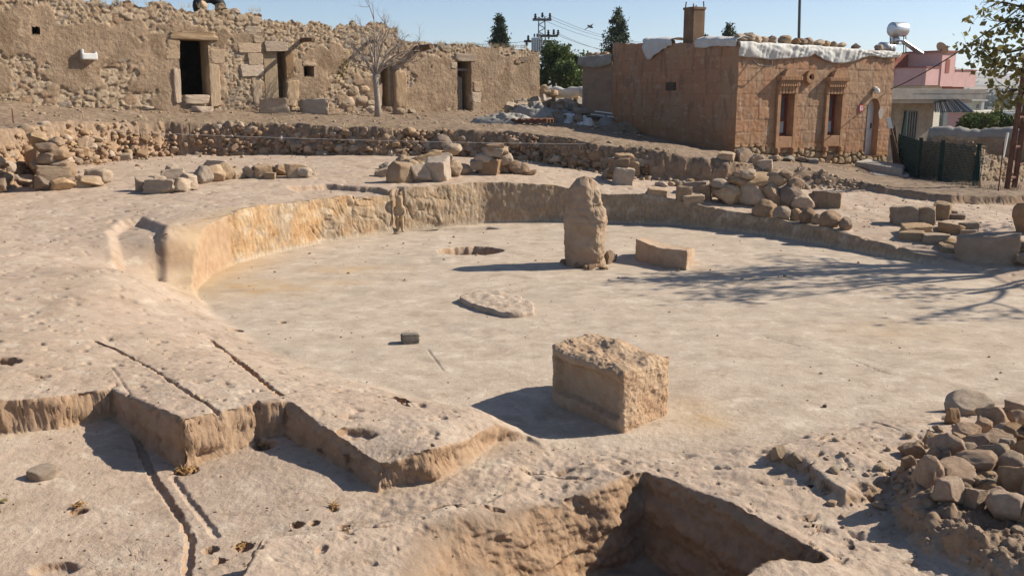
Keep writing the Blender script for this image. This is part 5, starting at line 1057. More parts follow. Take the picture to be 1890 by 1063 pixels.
# ------------------------------------------------------------------ tarpaulins, sacks and rubble between the houses
def mound(name, px, py, w, h, mat, label, cat, group=None, deep=None, seed=1, rz=0.0, wr=.06):
    """a draped heap under a cloth, closed to the ground"""
    p = hit(px, py); k = p.y / FPX; W = w * k / 2; Hh = h * k; Dp = (deep or w * .5) * k / 2
    n = 48; r = np.linspace(0, 1, 26); a = np.linspace(0, 2 * np.pi, n, endpoint=False); A, Rr = np.meshgrid(a, r, indexing='ij')
    x = np.cos(A) * Rr * W * (1 + fbm(np.cos(A) * 2, np.sin(A) * 2, seed, 2) * .2); y = np.sin(A) * Rr * Dp
    z = Hh * (1 - Rr ** 2.2) * (.75 + .45 * fbm(x / W * 1.8, y / Dp * 1.4, seed + 2, 3)) + ridge(x * 3 + y, y * 4 - x, seed + 4, 2) * wr * np.sqrt(1 - Rr ** 2 * .98) - .03
    c, s = math.cos(rz), math.sin(rz); V = np.stack([x * c - y * s, x * s + y * c, z], -1).reshape(-1, 3); nr = len(r)
    f = grid_faces(n, nr); wr_ = np.stack([np.arange(nr - 1) + (n - 1) * nr, np.arange(nr - 1), np.arange(nr - 1) + 1, np.arange(nr - 1) + 1 + (n - 1) * nr], -1)
    V = np.concatenate([V, np.stack([np.cos(a) * W * .98, np.sin(a) * Dp * .98, a * 0 - .25], -1)]) if False else V
    me = mesh_np(name, V, np.concatenate([f, wr_]), mat, True); o = bpy.data.objects.new(name, me); link(o); o.location = (p.x, p.y + Dp * .7, p.z); return tag(o, label, cat, group)
mound('tarpaulin', 930, 228, 125, 22, M['greycloth'], 'long grey tarpaulin heap nearest the low plastered house', 'tarpaulin', None, 60, 5, .0, .10)
mound('tarpaulin', 985, 222, 110, 34, M['greycloth'], 'grey tarpaulin draped over the tall middle of the rubble', 'tarpaulin', None, 70, 8, -.2, .12)
mound('tarpaulin', 962, 202, 60, 24, M['greycloth'], 'rear grey tarpaulin fold against the end of the low plastered house', 'tarpaulin', None, 40, 9, -.1, .1)
mound('sack', 1048, 227, 60, 18, M['whitecloth'], 'flat white plastic sack beside the wooden pallet', 'sack', None, 40, 11, .1, .06)
mound('sack', 1080, 231, 36, 18, M['whitecloth'], 'plump white sack at the corner of the grey annexe', 'sack', None, 30, 12, 0, .05)
mound('sack', 1064, 225, 30, 32, M['greycloth'], 'tall dusty sack leaning behind the white sacks', 'sack', None, 30, 13, 0, .05)
mound('tarpaulin', 1130, 238, 100, 20, M['greycloth'], 'grey tarpaulin roll in the shade below the stacked sheets', 'tarpaulin', None, 45, 14, -.1, .08)
def pallet():
    p = hit(978, 231); t = thing('pallet', p, 'brown wooden pallet lying at the edge of the tarpaulins', 'pallet', rz=-.25); b = B(); R = Matrix.Rotation(-.25, 3, 'Z'); q = p + Vector((0, .5, .05))
    for k in range(7): b.box(q + R @ Vector((-.54 + k * .18, 0, .11)), (.10, .95, .025), R)
    b.obj('deck_board', M['rust'], t); b = B()
    for k in range(3): b.box(q + R @ Vector((0, -.42 + k * .42, .045)), (1.2, .08, .09), R)
    b.obj('bearer', M['rust'], t)
    for k in range(4):
        p = hit(1150, 238); b = B(); b.box(p + Vector((-.3 + .06 * k, .75 + .03 * k, .32 + .045 * k)), (1.5, .7, .035), Matrix.Rotation(-.12 + .03 * k, 3, 'Z') @ Matrix.Rotation(.12, 3, 'Y'), .006); o = b.obj('roof_panel', M['steel'] if k % 2 else M['greycloth']); settle(o); tag(o, 'grey sheet in the stack lying against the shaded wall', 'panel', 'stacked sheets by the shaded wall')
pallet()
rub = []
for i in range(64):
    px = random.uniform(938, 1076); t = random.random(); py = 203 - t * 34 + (8 if px > 1000 else 0); w = random.uniform(10, 26)
    rub.append((px, py + 14, w, w * random.uniform(.4, .8)))
rub.sort(key=lambda q: q[1])
for q in rub:
    p = D(q[0], q[1], 30 + (217 - q[1]) * .12); k = p[1] / FPX
    o = rock_obj('stone', random.choice(('angular', 'slab', 'block')), Vector(p), (q[2] * k, q[2] * k, q[3] * k * 1.2), None, .3, random.choice(('tan', 'brown', 'lime', 'grey'))); tag(o, 'stone of the rubble heap between the two house groups', 'stone', 'rubble between the houses')
def rubble_core():
    # the earth the rubble lies on: a low broken bank
    n, m = 60, 24; V = np.zeros((n, m, 3))
    for i in range(n):
        for j in range(m):
            y = 29.3 + j * .28; x = -1.0 + i * .085 ; V[i, j] = (x, y, 1.3 + .75 * min(j / 14, 1) * (1 - .3 * abs(i - 30) / 30))
    V[..., 2] += fbm(V[..., 0] * 2, V[..., 1] * 2, 3, 4) * .12; V[0, :, 2] = V[-1, :, 2] = 1.2; V[:, -1, 2] = 1.0
    me = mesh_np('earth_bank', V.reshape(-1, 3), grid_faces(n, m), M['mud'], True); o = bpy.data.objects.new('earth_bank', me); link(o); tag(o, kind='structure')
rubble_core()
p = D(1043, 178, 36); b = B(); n = 40
o = None
def white_roll():
    a, c = Vector(D(1010, 172, 35.5)), Vector(D(1078, 171, 34)); b = B(); pts = [a.lerp(c, t) + Vector((0, 0, .03 * math.sin(9 * t))) for t in np.linspace(0, 1, 14)]; b.tube(pts, [.19 + .03 * math.sin(5 * i) for i in range(14)], 12); o = b.obj('rolled_sheet', M['whitecloth'], smooth=True); settle(o); tag(o, 'long white rolled sheet lying on top of the rubble', 'sheet')
white_roll()
for (px, py, w, h) in [(985, 178, 30, 22), (1002, 176, 28, 18), (970, 180, 26, 18), (1062, 183, 16, 12), (1020, 180, 22, 12)]:
    p = D(px, py - h / 2, 34.5); k = p[1] / FPX; o = rock_obj('stone', 'angular', Vector(p), (w * k, w * k, h * k * 1.1), None, .2, 'tan'); tag(o, 'tan boulder on the crest of the rubble by the white roll', 'stone', 'boulders on the rubble crest')

# ------------------------------------------------------------------ the right side: fence, field wall, neighbours
def masonry_wall_thing(name, P0, P1, zb, zt, style, seed, label, mat=None, depth=.45, rough=.1):
    pl_ = Plane(P0, P1); t = thing(name, pl_.at(pl_.len / 2, float(zb(np.array([pl_.len / 2]))[0])), label, 'wall')
    masonry('stone_face', pl_, zb, zt, 0, pl_.len, style, seed, [], t, mat, .028, rough)
    b = B(); n = 24
    for k in range(n):
        a, c = pl_.len * k / n, pl_.len * (k + 1) / n; z = float(zt(np.array([(a + c) / 2]))[0]); pl_.box(b, a + .002, c - .002, float(zb(np.array([a]))[0]) - .2, z - .07, -depth, -.02)
    b.obj('wall_core', M['mud'], t); return pl_
def field_wall():
    t = thing('field_wall', D(1797, 345, 21.9), 'dry-stone field wall with a stepped broken top, behind and right of the green fence', 'wall')
    for a_, c_, pts, sd in (((1650, 28.2), (1797, 21.9), ((1650, 259), (1720, 261), (1797, 264)), 83), ((1797, 21.9), (1975, 24.4), ((1797, 264), (1803, 266), (1806, 272), (1816, 275), (1818, 281), (1828, 284), (1850, 292), (1890, 300), (1960, 305)), 85)):
        q = Plane(D(a_[0], 330, a_[1])[:2], D(c_[0], 330, c_[1])[:2]); U_ = [q.uz(x, y) for x, y in pts]; zt = lambda u, U_=U_: np.interp(u, [k[0] for k in U_], [k[1] for k in U_])
        masonry('stone_face', q, lambda u: u * 0 + .3, zt, 0, q.len, 'rubble', sd, [], t, None, .025, .04); b = B()
        LE = q.len - (.5 if sd == 83 else 0)
        for k in range(30):
            u0, u1 = LE * k / 30, LE * (k + 1) / 30; q.box(b, u0 + .002, u1 - .002, .05, float(min(zt(u0), zt(u1))) - .08, -.42, -.05)
        b.obj('wall_core', M['mud'], t)
field_wall()
PW = masonry_wall_thing('mud_wall', D(1715, 300, 26)[:2], D(1960, 300, 24.5)[:2], lambda u: u * 0 + .1, lambda u: u * 0 + 1.28, 'plaster', 89, 'brown mud wall with a grey mortar cap behind the dry-stone wall', None, .5, .03)
b = B(); n = 40; pts = [PW.at(-.1 + (PW.len + .2) * k / n, 1.30 + .03 * float(vnoise(k * .37, 3.0, 8)) + .03 * math.sin(k * .35), -.2) for k in range(n + 1)]
b.tube(pts, [.23 + .05 * float(vnoise(k * .61, 1.0, 4)) for k in range(n + 1)], 10); o = b.obj('wall_cap', M['greycloth'], None, True); settle(o); tag(o, 'lumpy grey mortar covering along the crest of the brown mud wall', 'wall cap')
def fence():
    P = Plane(D(1692, 337, 23.4)[:2], D(1808, 347, 20.4)[:2]); t = thing('mesh_fence', P.at(P.len / 2, .5), 'dark green wire mesh fence panels standing before the dry-stone wall', 'fence')
    P2 = Plane(D(1653, 320, 27.4)[:2], P.p)
    zt = 1.28; zb = .25
    for pl_, nm in ((P2, 0), (P, 1)):
        b = B(); L = pl_.len; n = int(L / .055)
        for k in range(n + 1): pl_.box(b, L * k / n - .0045, L * k / n + .0045, zb, zt + .02 * math.sin(k * .7), -.004, .006)
        m = int((zt - zb) / .06)
        for k in range(m + 1): z = zb + (zt - zb) * k / m; pl_.box(b, 0, L, z - .0045, z + .0045, .0055, .0125)
        b.obj('mesh_panel', M['greenmetal'], t)
    for u in (0.0, .38 * P.len, P.len * .93):
        b = B(); P.box(b, u - .035, u + .035, .2, 1.36, -.05, .02, .006); b.obj('post', M['greenmetal'], t)
    t2 = thing('folded_panel', P.at(P.len * 1.0, .5, .1), 'folded dark green mesh panels leaning on the right end of the fence', 'fence panel')
    for k in range(4):
        a = P.at(P.len * .97 + .10 * k, .42, .12 + .05 * k); c = P.at(P.len * .95 + .03 * k, 1.2 - .1 * k, .02); b = B(); b.tube([a, c], .022, 6); d_ = a + Vector((.1, -.12, 0)); b.tube([d_, c], .018, 6); b.obj('rail', M['greenmetal'], t2)
    a = Vector(D(1655, 305, 26.6)); c = Vector(D(1672, 205, 27.2)); t3 = thing('leaning_panel', a, 'dark green folded fence panel leaning upright beside the house corner', 'fence panel')
    for k in range(4):
        b = B(); o_ = Vector((.07 * k, .03 * k, 0)); b.tube([a + o_, c + o_ * .2], .03, 6); b.obj('rail', M['greenmetal'], t3)
    b = B(); b.poly([a, a + Vector((.24, .1, 0)), c + Vector((.06, .02, 0)), c], .02); b.obj('mesh_panel', M['greenmetal'], t3)
    s = thing('sign_board', D(1661, 300, 26.3), 'small blank white board nailed on a leaning wooden stick', 'sign'); a, c = Vector(D(1662, 305, 26.3)), Vector(D(1641, 222, 26.5)); b = B(); b.tube([a, c], .03, 6); b.obj('stick', M['brownwood'], s)
    q = [Vector(D(x, y, 26.42)) for x, y in ((1636, 218), (1643, 217), (1648, 237), (1640, 238))]; b = B(); b.poly(q, .02); b.obj('board', M['white'], s)
    b = B()
    for k in range(4): a = Vector(D(1650 + 3 * k, 305, 26.5)); b.tube([a, Vector(D(1644 + 2.5 * k, 250 - 6 * k, 27))], .025, 6)
    o = b.obj('plank_bundle', M['brownwood']); settle(o); tag(o, 'bundle of dark planks leaning at the right corner of the dressed house', 'planks')
fence()
def rail_pole():
    t = thing('lattice_pole', D(1863, 348, 19.6), 'rusty two-rail pole with cross bars leaning at the right edge', 'pole')
    a0, a1 = Vector(D(1858, 349, 19.6)), Vector(D(1901, 60, 19.9)); c0, c1 = Vector(D(1872, 347, 19.9)), Vector(D(1911, 60, 20.1))
    for p, q in ((a0, a1), (c0, c1)):
        b = B(); b.tube([p, q], .055, 4); b.obj('rail', M['rust'], t)
    for f in (.07, .27, .46, .66, .85):
        b = B(); b.tube([a0.lerp(a1, f), c0.lerp(c1, f)], .03, 6); b.obj('cross_bar', M['rust'], t)
    b = B(); p = Vector(D(1842, 358, 18.9)); b.tube([p, Vector(D(1853, 262, 18.9))], .014, 6); o = b.obj('iron_rod', M['rust']); settle(o); tag(o, 'thin rusty rod stuck in the soil left of the two-rail pole', 'rod')
    b = B(); p = Vector(D(1855, 268, 24.1)); b.tube([p - Vector((.02, 0, .3)), Vector(D(1860, 245, 24.1))], .035, 5); o = b.obj('white_stake', M['white']); settle(o); tag(o, 'short white stake standing against the brown mud wall', 'stake')
rail_pole()
def annexe_building():
    P = Plane(D(1646, 250, 33)[:2], D(1724, 250, 33.6)[:2]); t = thing('shop_building', P.at(1, .3), 'low grey-brown building under a thick concrete canopy slab, behind the dressed house', 'building')
    def R(x0, y0, x1, y1): return P.rect(x0, y0, x1, y1)
    r = R(1640, 183, 1722, 262); b = B(); P.box(b, r[0] - 2, r[1], 0, r[3], -4, 0); b.obj('wall', M['oldconcrete'], t)
    r = R(1652, 165, 1783, 184); b = B(); P.box(b, r[0] - 1, r[1], r[2], r[3], -3.2, .9, .01); P.box(b, r[0] - 1, r[1] - .5, r[2] - .12, r[2] - .003, -3.2, .8); s = b.obj('canopy_slab', M['concrete'], t)
    b = B(); P.box(b, r[0], r[1] + .005, r[2] + (r[3] - r[2]) * .55, r[2] + (r[3] - r[2]) * .62, .9, .905); b.obj('shutter_mark', M['oldconcrete'], s)
    r = R(1667, 206, 1690, 256); b = B(); P.box(b, r[0], r[1], r[2], r[3], -.02, .012); w = b.obj('window', M['glass'], t); b = B()
    for k in range(6): x = r[0] + (r[1] - r[0]) * k / 5; P.box(b, x - .012, x + .012, r[2], r[3], .02, .04)
    for k in range(5): z = r[2] + (r[3] - r[2]) * k / 4; P.box(b, r[0], r[1], z - .012, z + .012, .041, .055)
    b.obj('window_grille', M['darksteel'], w)
    r = R(1722, 207, 1750, 262); b = B(); P.box(b, r[0] + .003, r[1], -.2, r[3], -3, -1.2); wb = b.obj('side_wall', M['white'], t); q = R(1734, 215, 1740, 231); b = B(); P.box(b, q[0], q[1], q[2], q[3], -1.25, -1.18); b.obj('slot_window', M['redbrown'], wb)
    # corrugated awning sloping out to the right
    a = [Vector(D(x, y, d)) for x, y, d in ((1724, 184, 33), (1768, 184, 32.6), (1797, 207, 31.2), (1724, 207, 31.4))]; n = 60; V = np.zeros((n, 12, 3))
    for i in range(n):
        for j in range(12):
            s_, tt = i / (n - 1), j / 11; p = a[0].lerp(a[1], s_).lerp(a[3].lerp(a[2], s_), tt); V[i, j] = (p.x, p.y, p.z + .03 * math.sin(i * 1.9))
    cl = cloth('awning', V, M['darksteel'], t)
    b = B(); b.tube([a[1], a[2]], .03, 5); b.obj('awning_edge', M['steel'], t)
    # pink low block with slanting shade further right
    Q = Plane(D(1748, 230, 44)[:2], D(1792, 230, 43)[:2]); t2 = thing('pink_outbuilding', Q.at(1, -1), 'small pink outbuilding glimpsed under the rusty awning', 'building'); r = Q.rect(1748, 209, 1789, 236); b = B(); Q.box(b, r[0], r[1], r[2] - 2.4, r[3], -2, 0); b.obj('wall', M['pink'], t2); b = B(); Q.box(b, r[0] - .05, r[1] + .1, r[3] + .003, r[3] + .1, -2.1, .1); b.obj('roof_slab', M['cream'], t2)
annexe_building()
def pink_house():
    P0 = np.array(D(1708, 150, 58)[:2]); e1 = np.array([.84, .54]); e2 = np.array([-.54, .84]); Rt = Plane(P0, P0 + e1 * 3); Lf = Plane(P0, P0 + e2 * 3); Lf.n = np.array([-e2[1], e2[0]]); Lf.n = Lf.n if Lf.n @ (-Lf.p) > 0 else -Lf.n
    t = thing('pink_house', P0.tolist() + [-2], 'pink flat-roofed house with a roof terrace parapet and stair tower, behind the shop', 'house')
    def rr(name, x0, y0, x1, y1, o0, o1, mat, par=t):
        r = Rt.rect(x0, y0, x1, y1); b = B(); Rt.box(b, r[0], r[1], r[2], r[3], o0, o1); return b.obj(name, M[mat], par)
    lw = Lf.rect(1652, 125, 1708, 159); rz = Rt.rect(1708, 126, 1762, 158); L2 = 6.0
    b = B(); Rt.box(b, .003, Rt.rect(1708, 126, 1762, 158)[1], rz[2], rz[3], -.25, 0); Lf.box(b, .26, L2, rz[2], rz[3], -.25, 0); b.obj('parapet', M['pink'], t)
    b = B(); Rt.box(b, -.06, rz[1], rz[3] + .003, rz[3] + .07, -.28, .04); Lf.box(b, .3, L2, rz[3] + .003, rz[3] + .07, -.28, .04); b.obj('coping', M['redbrown'], t)
    tw = Rt.rect(1736, 97, 1761, 160); b = B(); Rt.box(b, tw[0], tw[1], tw[2], tw[3], -2.4, .05); k = b.obj('stair_tower', M['pink'], t); q = Rt.rect(1744, 110, 1751, 135); b = B(); Rt.box(b, q[0], q[1], q[2], q[3], .04, .075); b.obj('slot_window', M['redbrown'], k)
    b = B(); Rt.box(b, tw[0] - .1, tw[1] + .1, tw[3] + .003, tw[3] + .1, -2.5, .15); b.obj('tower_roof', M['redbrown'], k)
    q = Rt.rect(1709, 98, 1735, 127); b = B(); Rt.box(b, q[0], q[1], q[2] - .5, q[3], -2.4, -2.2); b.obj('recess_wall', M['redbrown'], t)
    q = Rt.rect(1700, 99, 1712, 127); b = B(); Lf.box(b, .5, 6.5, rz[2], q[3] + .1, -3.4, -2.6); b.obj('upper_room', M['palegreen'], t); b = B(); Lf.box(b, .3, 6.6, q[3] + .103, q[3] + .24, -3.5, -2.4); b.obj('upper_roof', M['palegreen'], t)
    q = Rt.rect(1760, 131, 1801, 161); b = B(); Rt.box(b, tw[1] + .003, q[1], q[2], q[3], -2.5, .0); b.obj('balcony', M['pink'], t); b = B(); Rt.box(b, tw[1] + .11, q[1] + .05, q[3] + .003, q[3] + .07, -2.52, .05); b.obj('coping', M['redbrown'], t)
    q2 = Rt.rect(1757, 161, 1795, 170); b = B(); Rt.box(b, q2[0], q2[1], q2[2] - .1, q[2] - .003, -2.2, -.6); b.obj('balcony_underside', M['redbrown'], t)
    b = B(); Rt.box(b, .4, tw[1] - .3, -4, rz[2] - .003, -4, -.5); Lf.box(b, 4.2, 6.4, -4, rz[2] - .003, -3, -.4); b.obj('wall', M['cream'], t)
    # solar water heater: two tanks on a frame and a sloping panel
    s = thing('water_heater', D(1660, 98, 60), 'roof water heater with a shiny tank on a steel frame and sloping panel', 'water heater')
    def tank(px, py, rpx, lpx, d): 
        k = d / FPX; c = Vector(D(px, py, d)); b = B(); L = lpx * k; r = rpx * k; b.lathe([(r * .55, -L / 2 - .03), (r * .96, -L / 2), (r, -L / 2 + .04), (r, L / 2 - .04), (r * .96, L / 2), (r * .55, L / 2 + .03)], (0, 0, 0), 28, 'X')
        o = b.obj('tank', M['steel'], s, True); o.data.transform(Matrix.Translation(c) @ Matrix.Rotation(.35, 4, 'Z')); return o
    tank(1658, 55, 12.5, 30, 60); tank(1652, 75, 7, 10, 60.2)
    b = B(); k = 60 / FPX
    for px in (1643, 1650, 1668, 1672): b.tube([D(px, 68, 60), D(px, 100, 60)], .03, 6)
    b.tube([D(1643, 68, 60), D(1672, 67, 60)], .03, 6); b.tube([D(1643, 82, 60), D(1672, 82, 60)], .03, 6); b.obj('frame', M['darksteel'], s)
    a = [Vector(D(x, y, d)) for x, y, d in ((1662, 75, 60), (1668, 75, 58.8), (1704, 99, 58.8), (1694, 99, 60))]; b = B(); b.poly(a, .08); b.obj('solar_panel', M['bluepanel'], s)
    b = B(); b.tube([a[1], a[2]], .05, 6); b.tube([a[0], a[3]], .05, 6); b.obj('panel_edge', M['steel'], s)
    s2 = thing('water_tank', D(1638, 98, 61), 'second round steel tank standing lower left of the water heater', 'tank'); b = B(); c = Vector(D(1636, 89, 61)); r = 10 * 61 / FPX; b.lathe([(r * .6, -.52), (r, -.46), (r, .46), (r * .6, .52)], (0, 0, 0), 26, 'X'); o = b.obj('drum', M['steel'], s2, True); o.data.transform(Matrix.Translation(c) @ Matrix.Rotation(.35, 4, 'Z'))
    b = B(); b.tube([c + Vector((-.3, 0, -r)), c + Vector((-.3, 0, -r - .25))], .04, 6); b.tube([c + Vector((.3, 0, -r)), c + Vector((.3, 0, -r - .25))], .04, 6); b.obj('stand', M['darksteel'], s2)
    dsh = thing('satellite_dish', D(1737, 98, 57), 'tan satellite dish tipped upwards on the stair tower roof', 'satellite dish'); c = Vector(D(1738, 91, 57)); b = B(); prof = [(.02, 0)] + [(x, x * x * .35) for x in np.linspace(.08, .42, 7)] + [(.42, .075), (.02, .02)]
    b.lathe(prof, (0, 0, 0), 24); o = b.obj('reflector', M['dish'], dsh, True); o.data.transform(Matrix.Translation(c) @ Matrix.Rotation(-.5, 4, 'X') @ Matrix.Rotation(.9, 4, 'Y')); b = B(); b.tube([c, Vector(D(1748, 86, 57))], .02, 5); b.tube([c, Vector(D(1735, 98, 57))], .03, 5); b.box(D(1748, 86, 57), (.1, .08, .08)); b.obj('feed_arm', M['darksteel'], dsh)
pink_house()
def far_shed():
    P = Plane(D(1775, 200, 120)[:2], D(1815, 200, 121)[:2]); t = thing('far_building', P.at(1, -6), 'small pale flat-roofed building far off above the bushes', 'building'); r = P.rect(1775, 187, 1812, 206); b = B(); P.box(b, r[0], r[1], r[2] - 3, r[3], -3, 0); w = b.obj('wall', M['palegreen'], t); b = B(); P.box(b, r[0] - .3, r[1] + .3, r[3] + .01, r[3] + .18, -3.3, .5); b.obj('roof', M['white'], t)
    q = P.rect(1802, 193, 1806, 200); b = B(); P.box(b, q[0], q[1], q[2], q[3], -.02, .05); b.obj('window', M['glass'], w); q = P.rect(1808, 188, 1813, 206); b = B(); P.box(b, q[0], q[1], q[2] - 1, q[3], .005, .3); b.obj('pilaster', M['white'], t)
    for px, py, w_, h_, d, m in ((1830, 206, 60, 4, 170, 'white'), (1860, 200, 40, 4, 210, 'cream'), (1850, 165, 40, 4, 900, 'white'), (1885, 212, 26, 6, 150, 'steel')):
        c = Vector(D(px, py, d)); k = d / FPX; b = B(); b.box(c - Vector((0, 0, 1)), (w_ * k, 8, h_ * k + 2), None); o = b.obj('far_shed', M[m]); settle(o); tag(o, {1830: 'long low white roof beyond the bushes, nearest of the far sheds', 1860: 'low cream shed behind the long white roof in the valley', 1850: 'tiny white strip of sheds at the foot of the hills', 1885: 'grey metal shed at the right edge beyond the bushes'}[px], 'shed')
far_shed()

# ------------------------------------------------------------------ plants
def mat_leaf(name, c1, c2, tr=.25):
    s = NT(name); n = s.noise(s.coord(), 1.6, 4, .6); n2 = s.noise(s.coord(), 14, 2)
    c = s.mix(s.ramp(n, .35, .65), c1, c2); c = s.mix(s.ramp(n2, .55, .7, 0, .5), c, tuple(x * 1.5 for x in c2)); s.base(c); s.b.inputs['Roughness'].default_value = .6; s.b.inputs['Specular IOR Level'].default_value = .3
    t = s.n.new('ShaderNodeBsdfTranslucent'); s.set(t.inputs[0], c); m = s.n.new('ShaderNodeMixShader'); m.inputs[0].default_value = tr
    s.t.links.new(s.b.outputs[0], m.inputs[1]); s.t.links.new(t.outputs[0], m.inputs[2]); s.t.links.new(m.outputs[0], s.out.inputs[0]); return s.m
M['leaf'] = mat_leaf('broad_leaves', (.10, .11, .03), (.24, .20, .07), .4); M['needle'] = mat_leaf('conifer_needles', (.028, .05, .022), (.065, .09, .04), .15); M['bush'] = mat_leaf('bush_leaves', (.04, .07, .018), (.11, .145, .04), .25)
M['dryleaf'] = mat_leaf('yellow_leaves', (.20, .17, .05), (.28, .22, .07)); M['bark'] = mat_flat('grey_bark', (.33, .28, .235), .9, 0, .25, 20, .1, .6, 40, .01); M['darkbark'] = mat_flat('dark_bark', (.085, .06, .045), .9, 0, .3, 15, .1, .5, 30, .01)
M['farwood'] = mat_leaf('distant_orchard', (.02, .035, .018), (.045, .06, .028), .1)
def leaf_mesh(name, C, size, mat, parent=None, aspect=.55, droop=0.0, seed=1):
    rg = np.random.default_rng(seed); n = len(C); C = np.asarray(C); a = rg.normal(0, 1, (n, 3)); a[:, 2] -= droop; a /= np.linalg.norm(a, axis=1, keepdims=True)
    b = rg.normal(0, 1, (n, 3)); b -= a * (a * b).sum(1, keepdims=True); b /= np.linalg.norm(b, axis=1, keepdims=True); s = size * rg.uniform(.6, 1.3, (n, 1)); nn = np.cross(a, b)
    V = np.stack([C, C + a * s * .5 + b * s * aspect * .5 + nn * s * .08, C + a * s, C + a * s * .5 - b * s * aspect * .5 + nn * s * .08], 1).reshape(-1, 3)
    me = mesh_np(name, V, np.arange(4 * n).reshape(-1, 4), mat, False); o = bpy.data.objects.new(name, me); link(o, parent); return o
def grow(b, p, d, L, r, depth, rg, tips, spread=.6, up=.15, n=4, shrink=.68, kids=(2, 3), wob=.22):
    pts = [Vector(p)]; rs = [r]; dd = Vector(d).normalized()
    for k in range(n):
        dd = (dd + Vector(rg.normal(0, wob, 3)) + Vector((0, 0, up * .3))).normalized(); pts.append(pts[-1] + dd * L / n); rs.append(r * (1 - .45 * (k + 1) / n))
    b.tube(pts, rs, 7 if r > .03 else 5, True)
    if depth == 0: tips.extend(pts[1:]); return
    if depth <= 1: tips.extend(pts[2:])
    for k in range(rg.integers(kids[0], kids[1] + 1)):
        i = rg.integers(max(1, n // 2), n + 1); o = dd.orthogonal(); o.rotate(Matrix.Rotation(rg.uniform(0, 6.28), 3, dd)); q = (dd + o * rg.uniform(spread * .6, spread * 1.4) + Vector((0, 0, up))).normalized()
        grow(b, pts[i], q, L * shrink * rg.uniform(.8, 1.2), rs[i] * .72, depth - 1, rg, tips, spread, up, n, shrink, kids, wob)
def bare_tree():
    p = hit(697, 216); t = thing('bare_tree', p, 'small leafless grey-barked tree standing before the old house row', 'tree'); b = B(); tips = []; rg = np.random.default_rng(5); k = p.y / FPX
    top = Vector(D(693, 135, p.y)); b.tube([p - Vector((0, 0, .1)), p.lerp(top, .35) + Vector((.02, 0, 0)), p.lerp(top, .7), top], [.105, .085, .08, .085], 10); tk = b.obj('trunk', M['bark'], t, True)
    b = B(); st = []
    for px, py, dy, r in ((640, 80, .3, .045), (655, 110, -.6, .04), (672, 60, .5, .04), (690, 30, .1, .05), (715, 55, -.4, .045), (735, 90, .6, .04), (760, 95, -.5, .05), (765, 115, .2, .045), (645, 125, .5, .035), (705, 75, .7, .04), (745, 80, -.7, .04)):
        q = Vector(D(px, py, p.y + dy)); v = (q - top); mid = top + v * .45 + Vector((0, 0, .16 - .05 * random.random())); mid2 = top + v * .55 + Vector((0, 0, .14))
        r *= .7; b.tube([top - Vector((0, 0, .1)), top + v * .2 + Vector((0, 0, .06)), mid, mid2 + v * .18, q], [r, r * .85, r * .6, r * .45, r * .25], 7)
        for f in (.25, .4, .55, .7, .82, .93): grow(b, top + v * f + Vector((0, 0, .1 * (1 - f))), v.normalized() + Vector((rg.normal(0, .4), 0, .45)), v.length * .36, max(r * .4, .011), 2, rg, st, .9, .3, 3, .66, (2, 3), .3)
    b.obj('crown', M['bark'], t)
    C = [Vector(D(638 + random.gauss(0, 7), 118 + random.gauss(0, 8), p.y - .3)) for _ in range(40)] + [Vector(D(630 + random.gauss(0, 5), 137 + random.gauss(0, 4), p.y - .3)) for _ in range(30)]
    leaf_mesh('leaves', np.array([tuple(c) for c in C]), .10, M['dryleaf'], t)
bare_tree()
def right_tree():
    base = Vector((10.9, 13.6, height(10.9, 13.6))); t = thing('broadleaf_tree', base, 'broad-leaved tree reaching in from beyond the right edge, leaves yellowing', 'tree'); rg = np.random.default_rng(21); tips = []
    b = B(); b.tube([base - Vector((0, 0, .2)), base + Vector((-.05, 0, .8)), base + Vector((-.1, .05, 1.7))], [.2, .16, .15], 12); b.obj('trunk', M['darkbark'], t, True)
    b = B(); f = base + Vector((-.1, .05, 1.65))
    for d, L, r in (((-1, -.1, .75), 2.3, .09), ((-.5, .7, 1.0), 2.3, .09), ((-.1, -.8, 1.0), 2.2, .08), ((.6, .3, 1.1), 2.3, .09), ((-.25, .1, 1.5), 2.6, .10), ((.4, -.5, 1.1), 2.1, .08), ((-.85, .45, .6), 2.1, .08), ((-.8, -.5, .7), 2.0, .07)):
        grow(b, f, d, L, r, 3, rg, tips, .75, .1, 5, .62, (2, 3), .16)
    # the branches that hang into the picture
    for pts, r in (([(2000, 40), (1930, 120), (1880, 130), (1840, 118), (1815, 100)], .03), ([(2010, 10), (1940, 60), (1900, 88), (1860, 98), (1822, 88)], .028), ([(1990, -10), (1920, 10), (1880, 12), (1850, 4)], .025), ([(1985, 60), (1915, 160), (1890, 165), (1862, 168)], .022), ([(1980, 0), (1930, 40), (1890, 42), (1845, 40)], .022)):
        q = [Vector(D(x, y, 13.6 - .12 * i)) for i, (x, y) in enumerate(pts)]; b.tube([f + Vector((0, 0, .3))] + q, [.05] + [r * (1 - i * .17) for i in range(len(q))], 6); 
        for i in range(1, len(q)):
            for kk in range(3): grow(b, q[i - 1].lerp(q[i], random.random()), (q[i] - q[i - 1]).normalized() + Vector((0, 0, -.2)), .32, .008, 1, rg, tips, .8, -.1, 3, .7, (1, 2), .25)
            if i >= 2: tips.extend([q[i - 1].lerp(q[i], random.random()) for _ in range(6)])
    b.obj('crown_branches', M['darkbark'], t)
    C = np.array([tuple(c) for c in tips]); k = 2; C = np.repeat(C, k, 0) + np.random.default_rng(3).normal(0, .07, (len(C) * k, 3)); leaf_mesh('leaves', C, .10, M['leaf'], t, .72, .6, 4)
    return len(C)
right_tree()
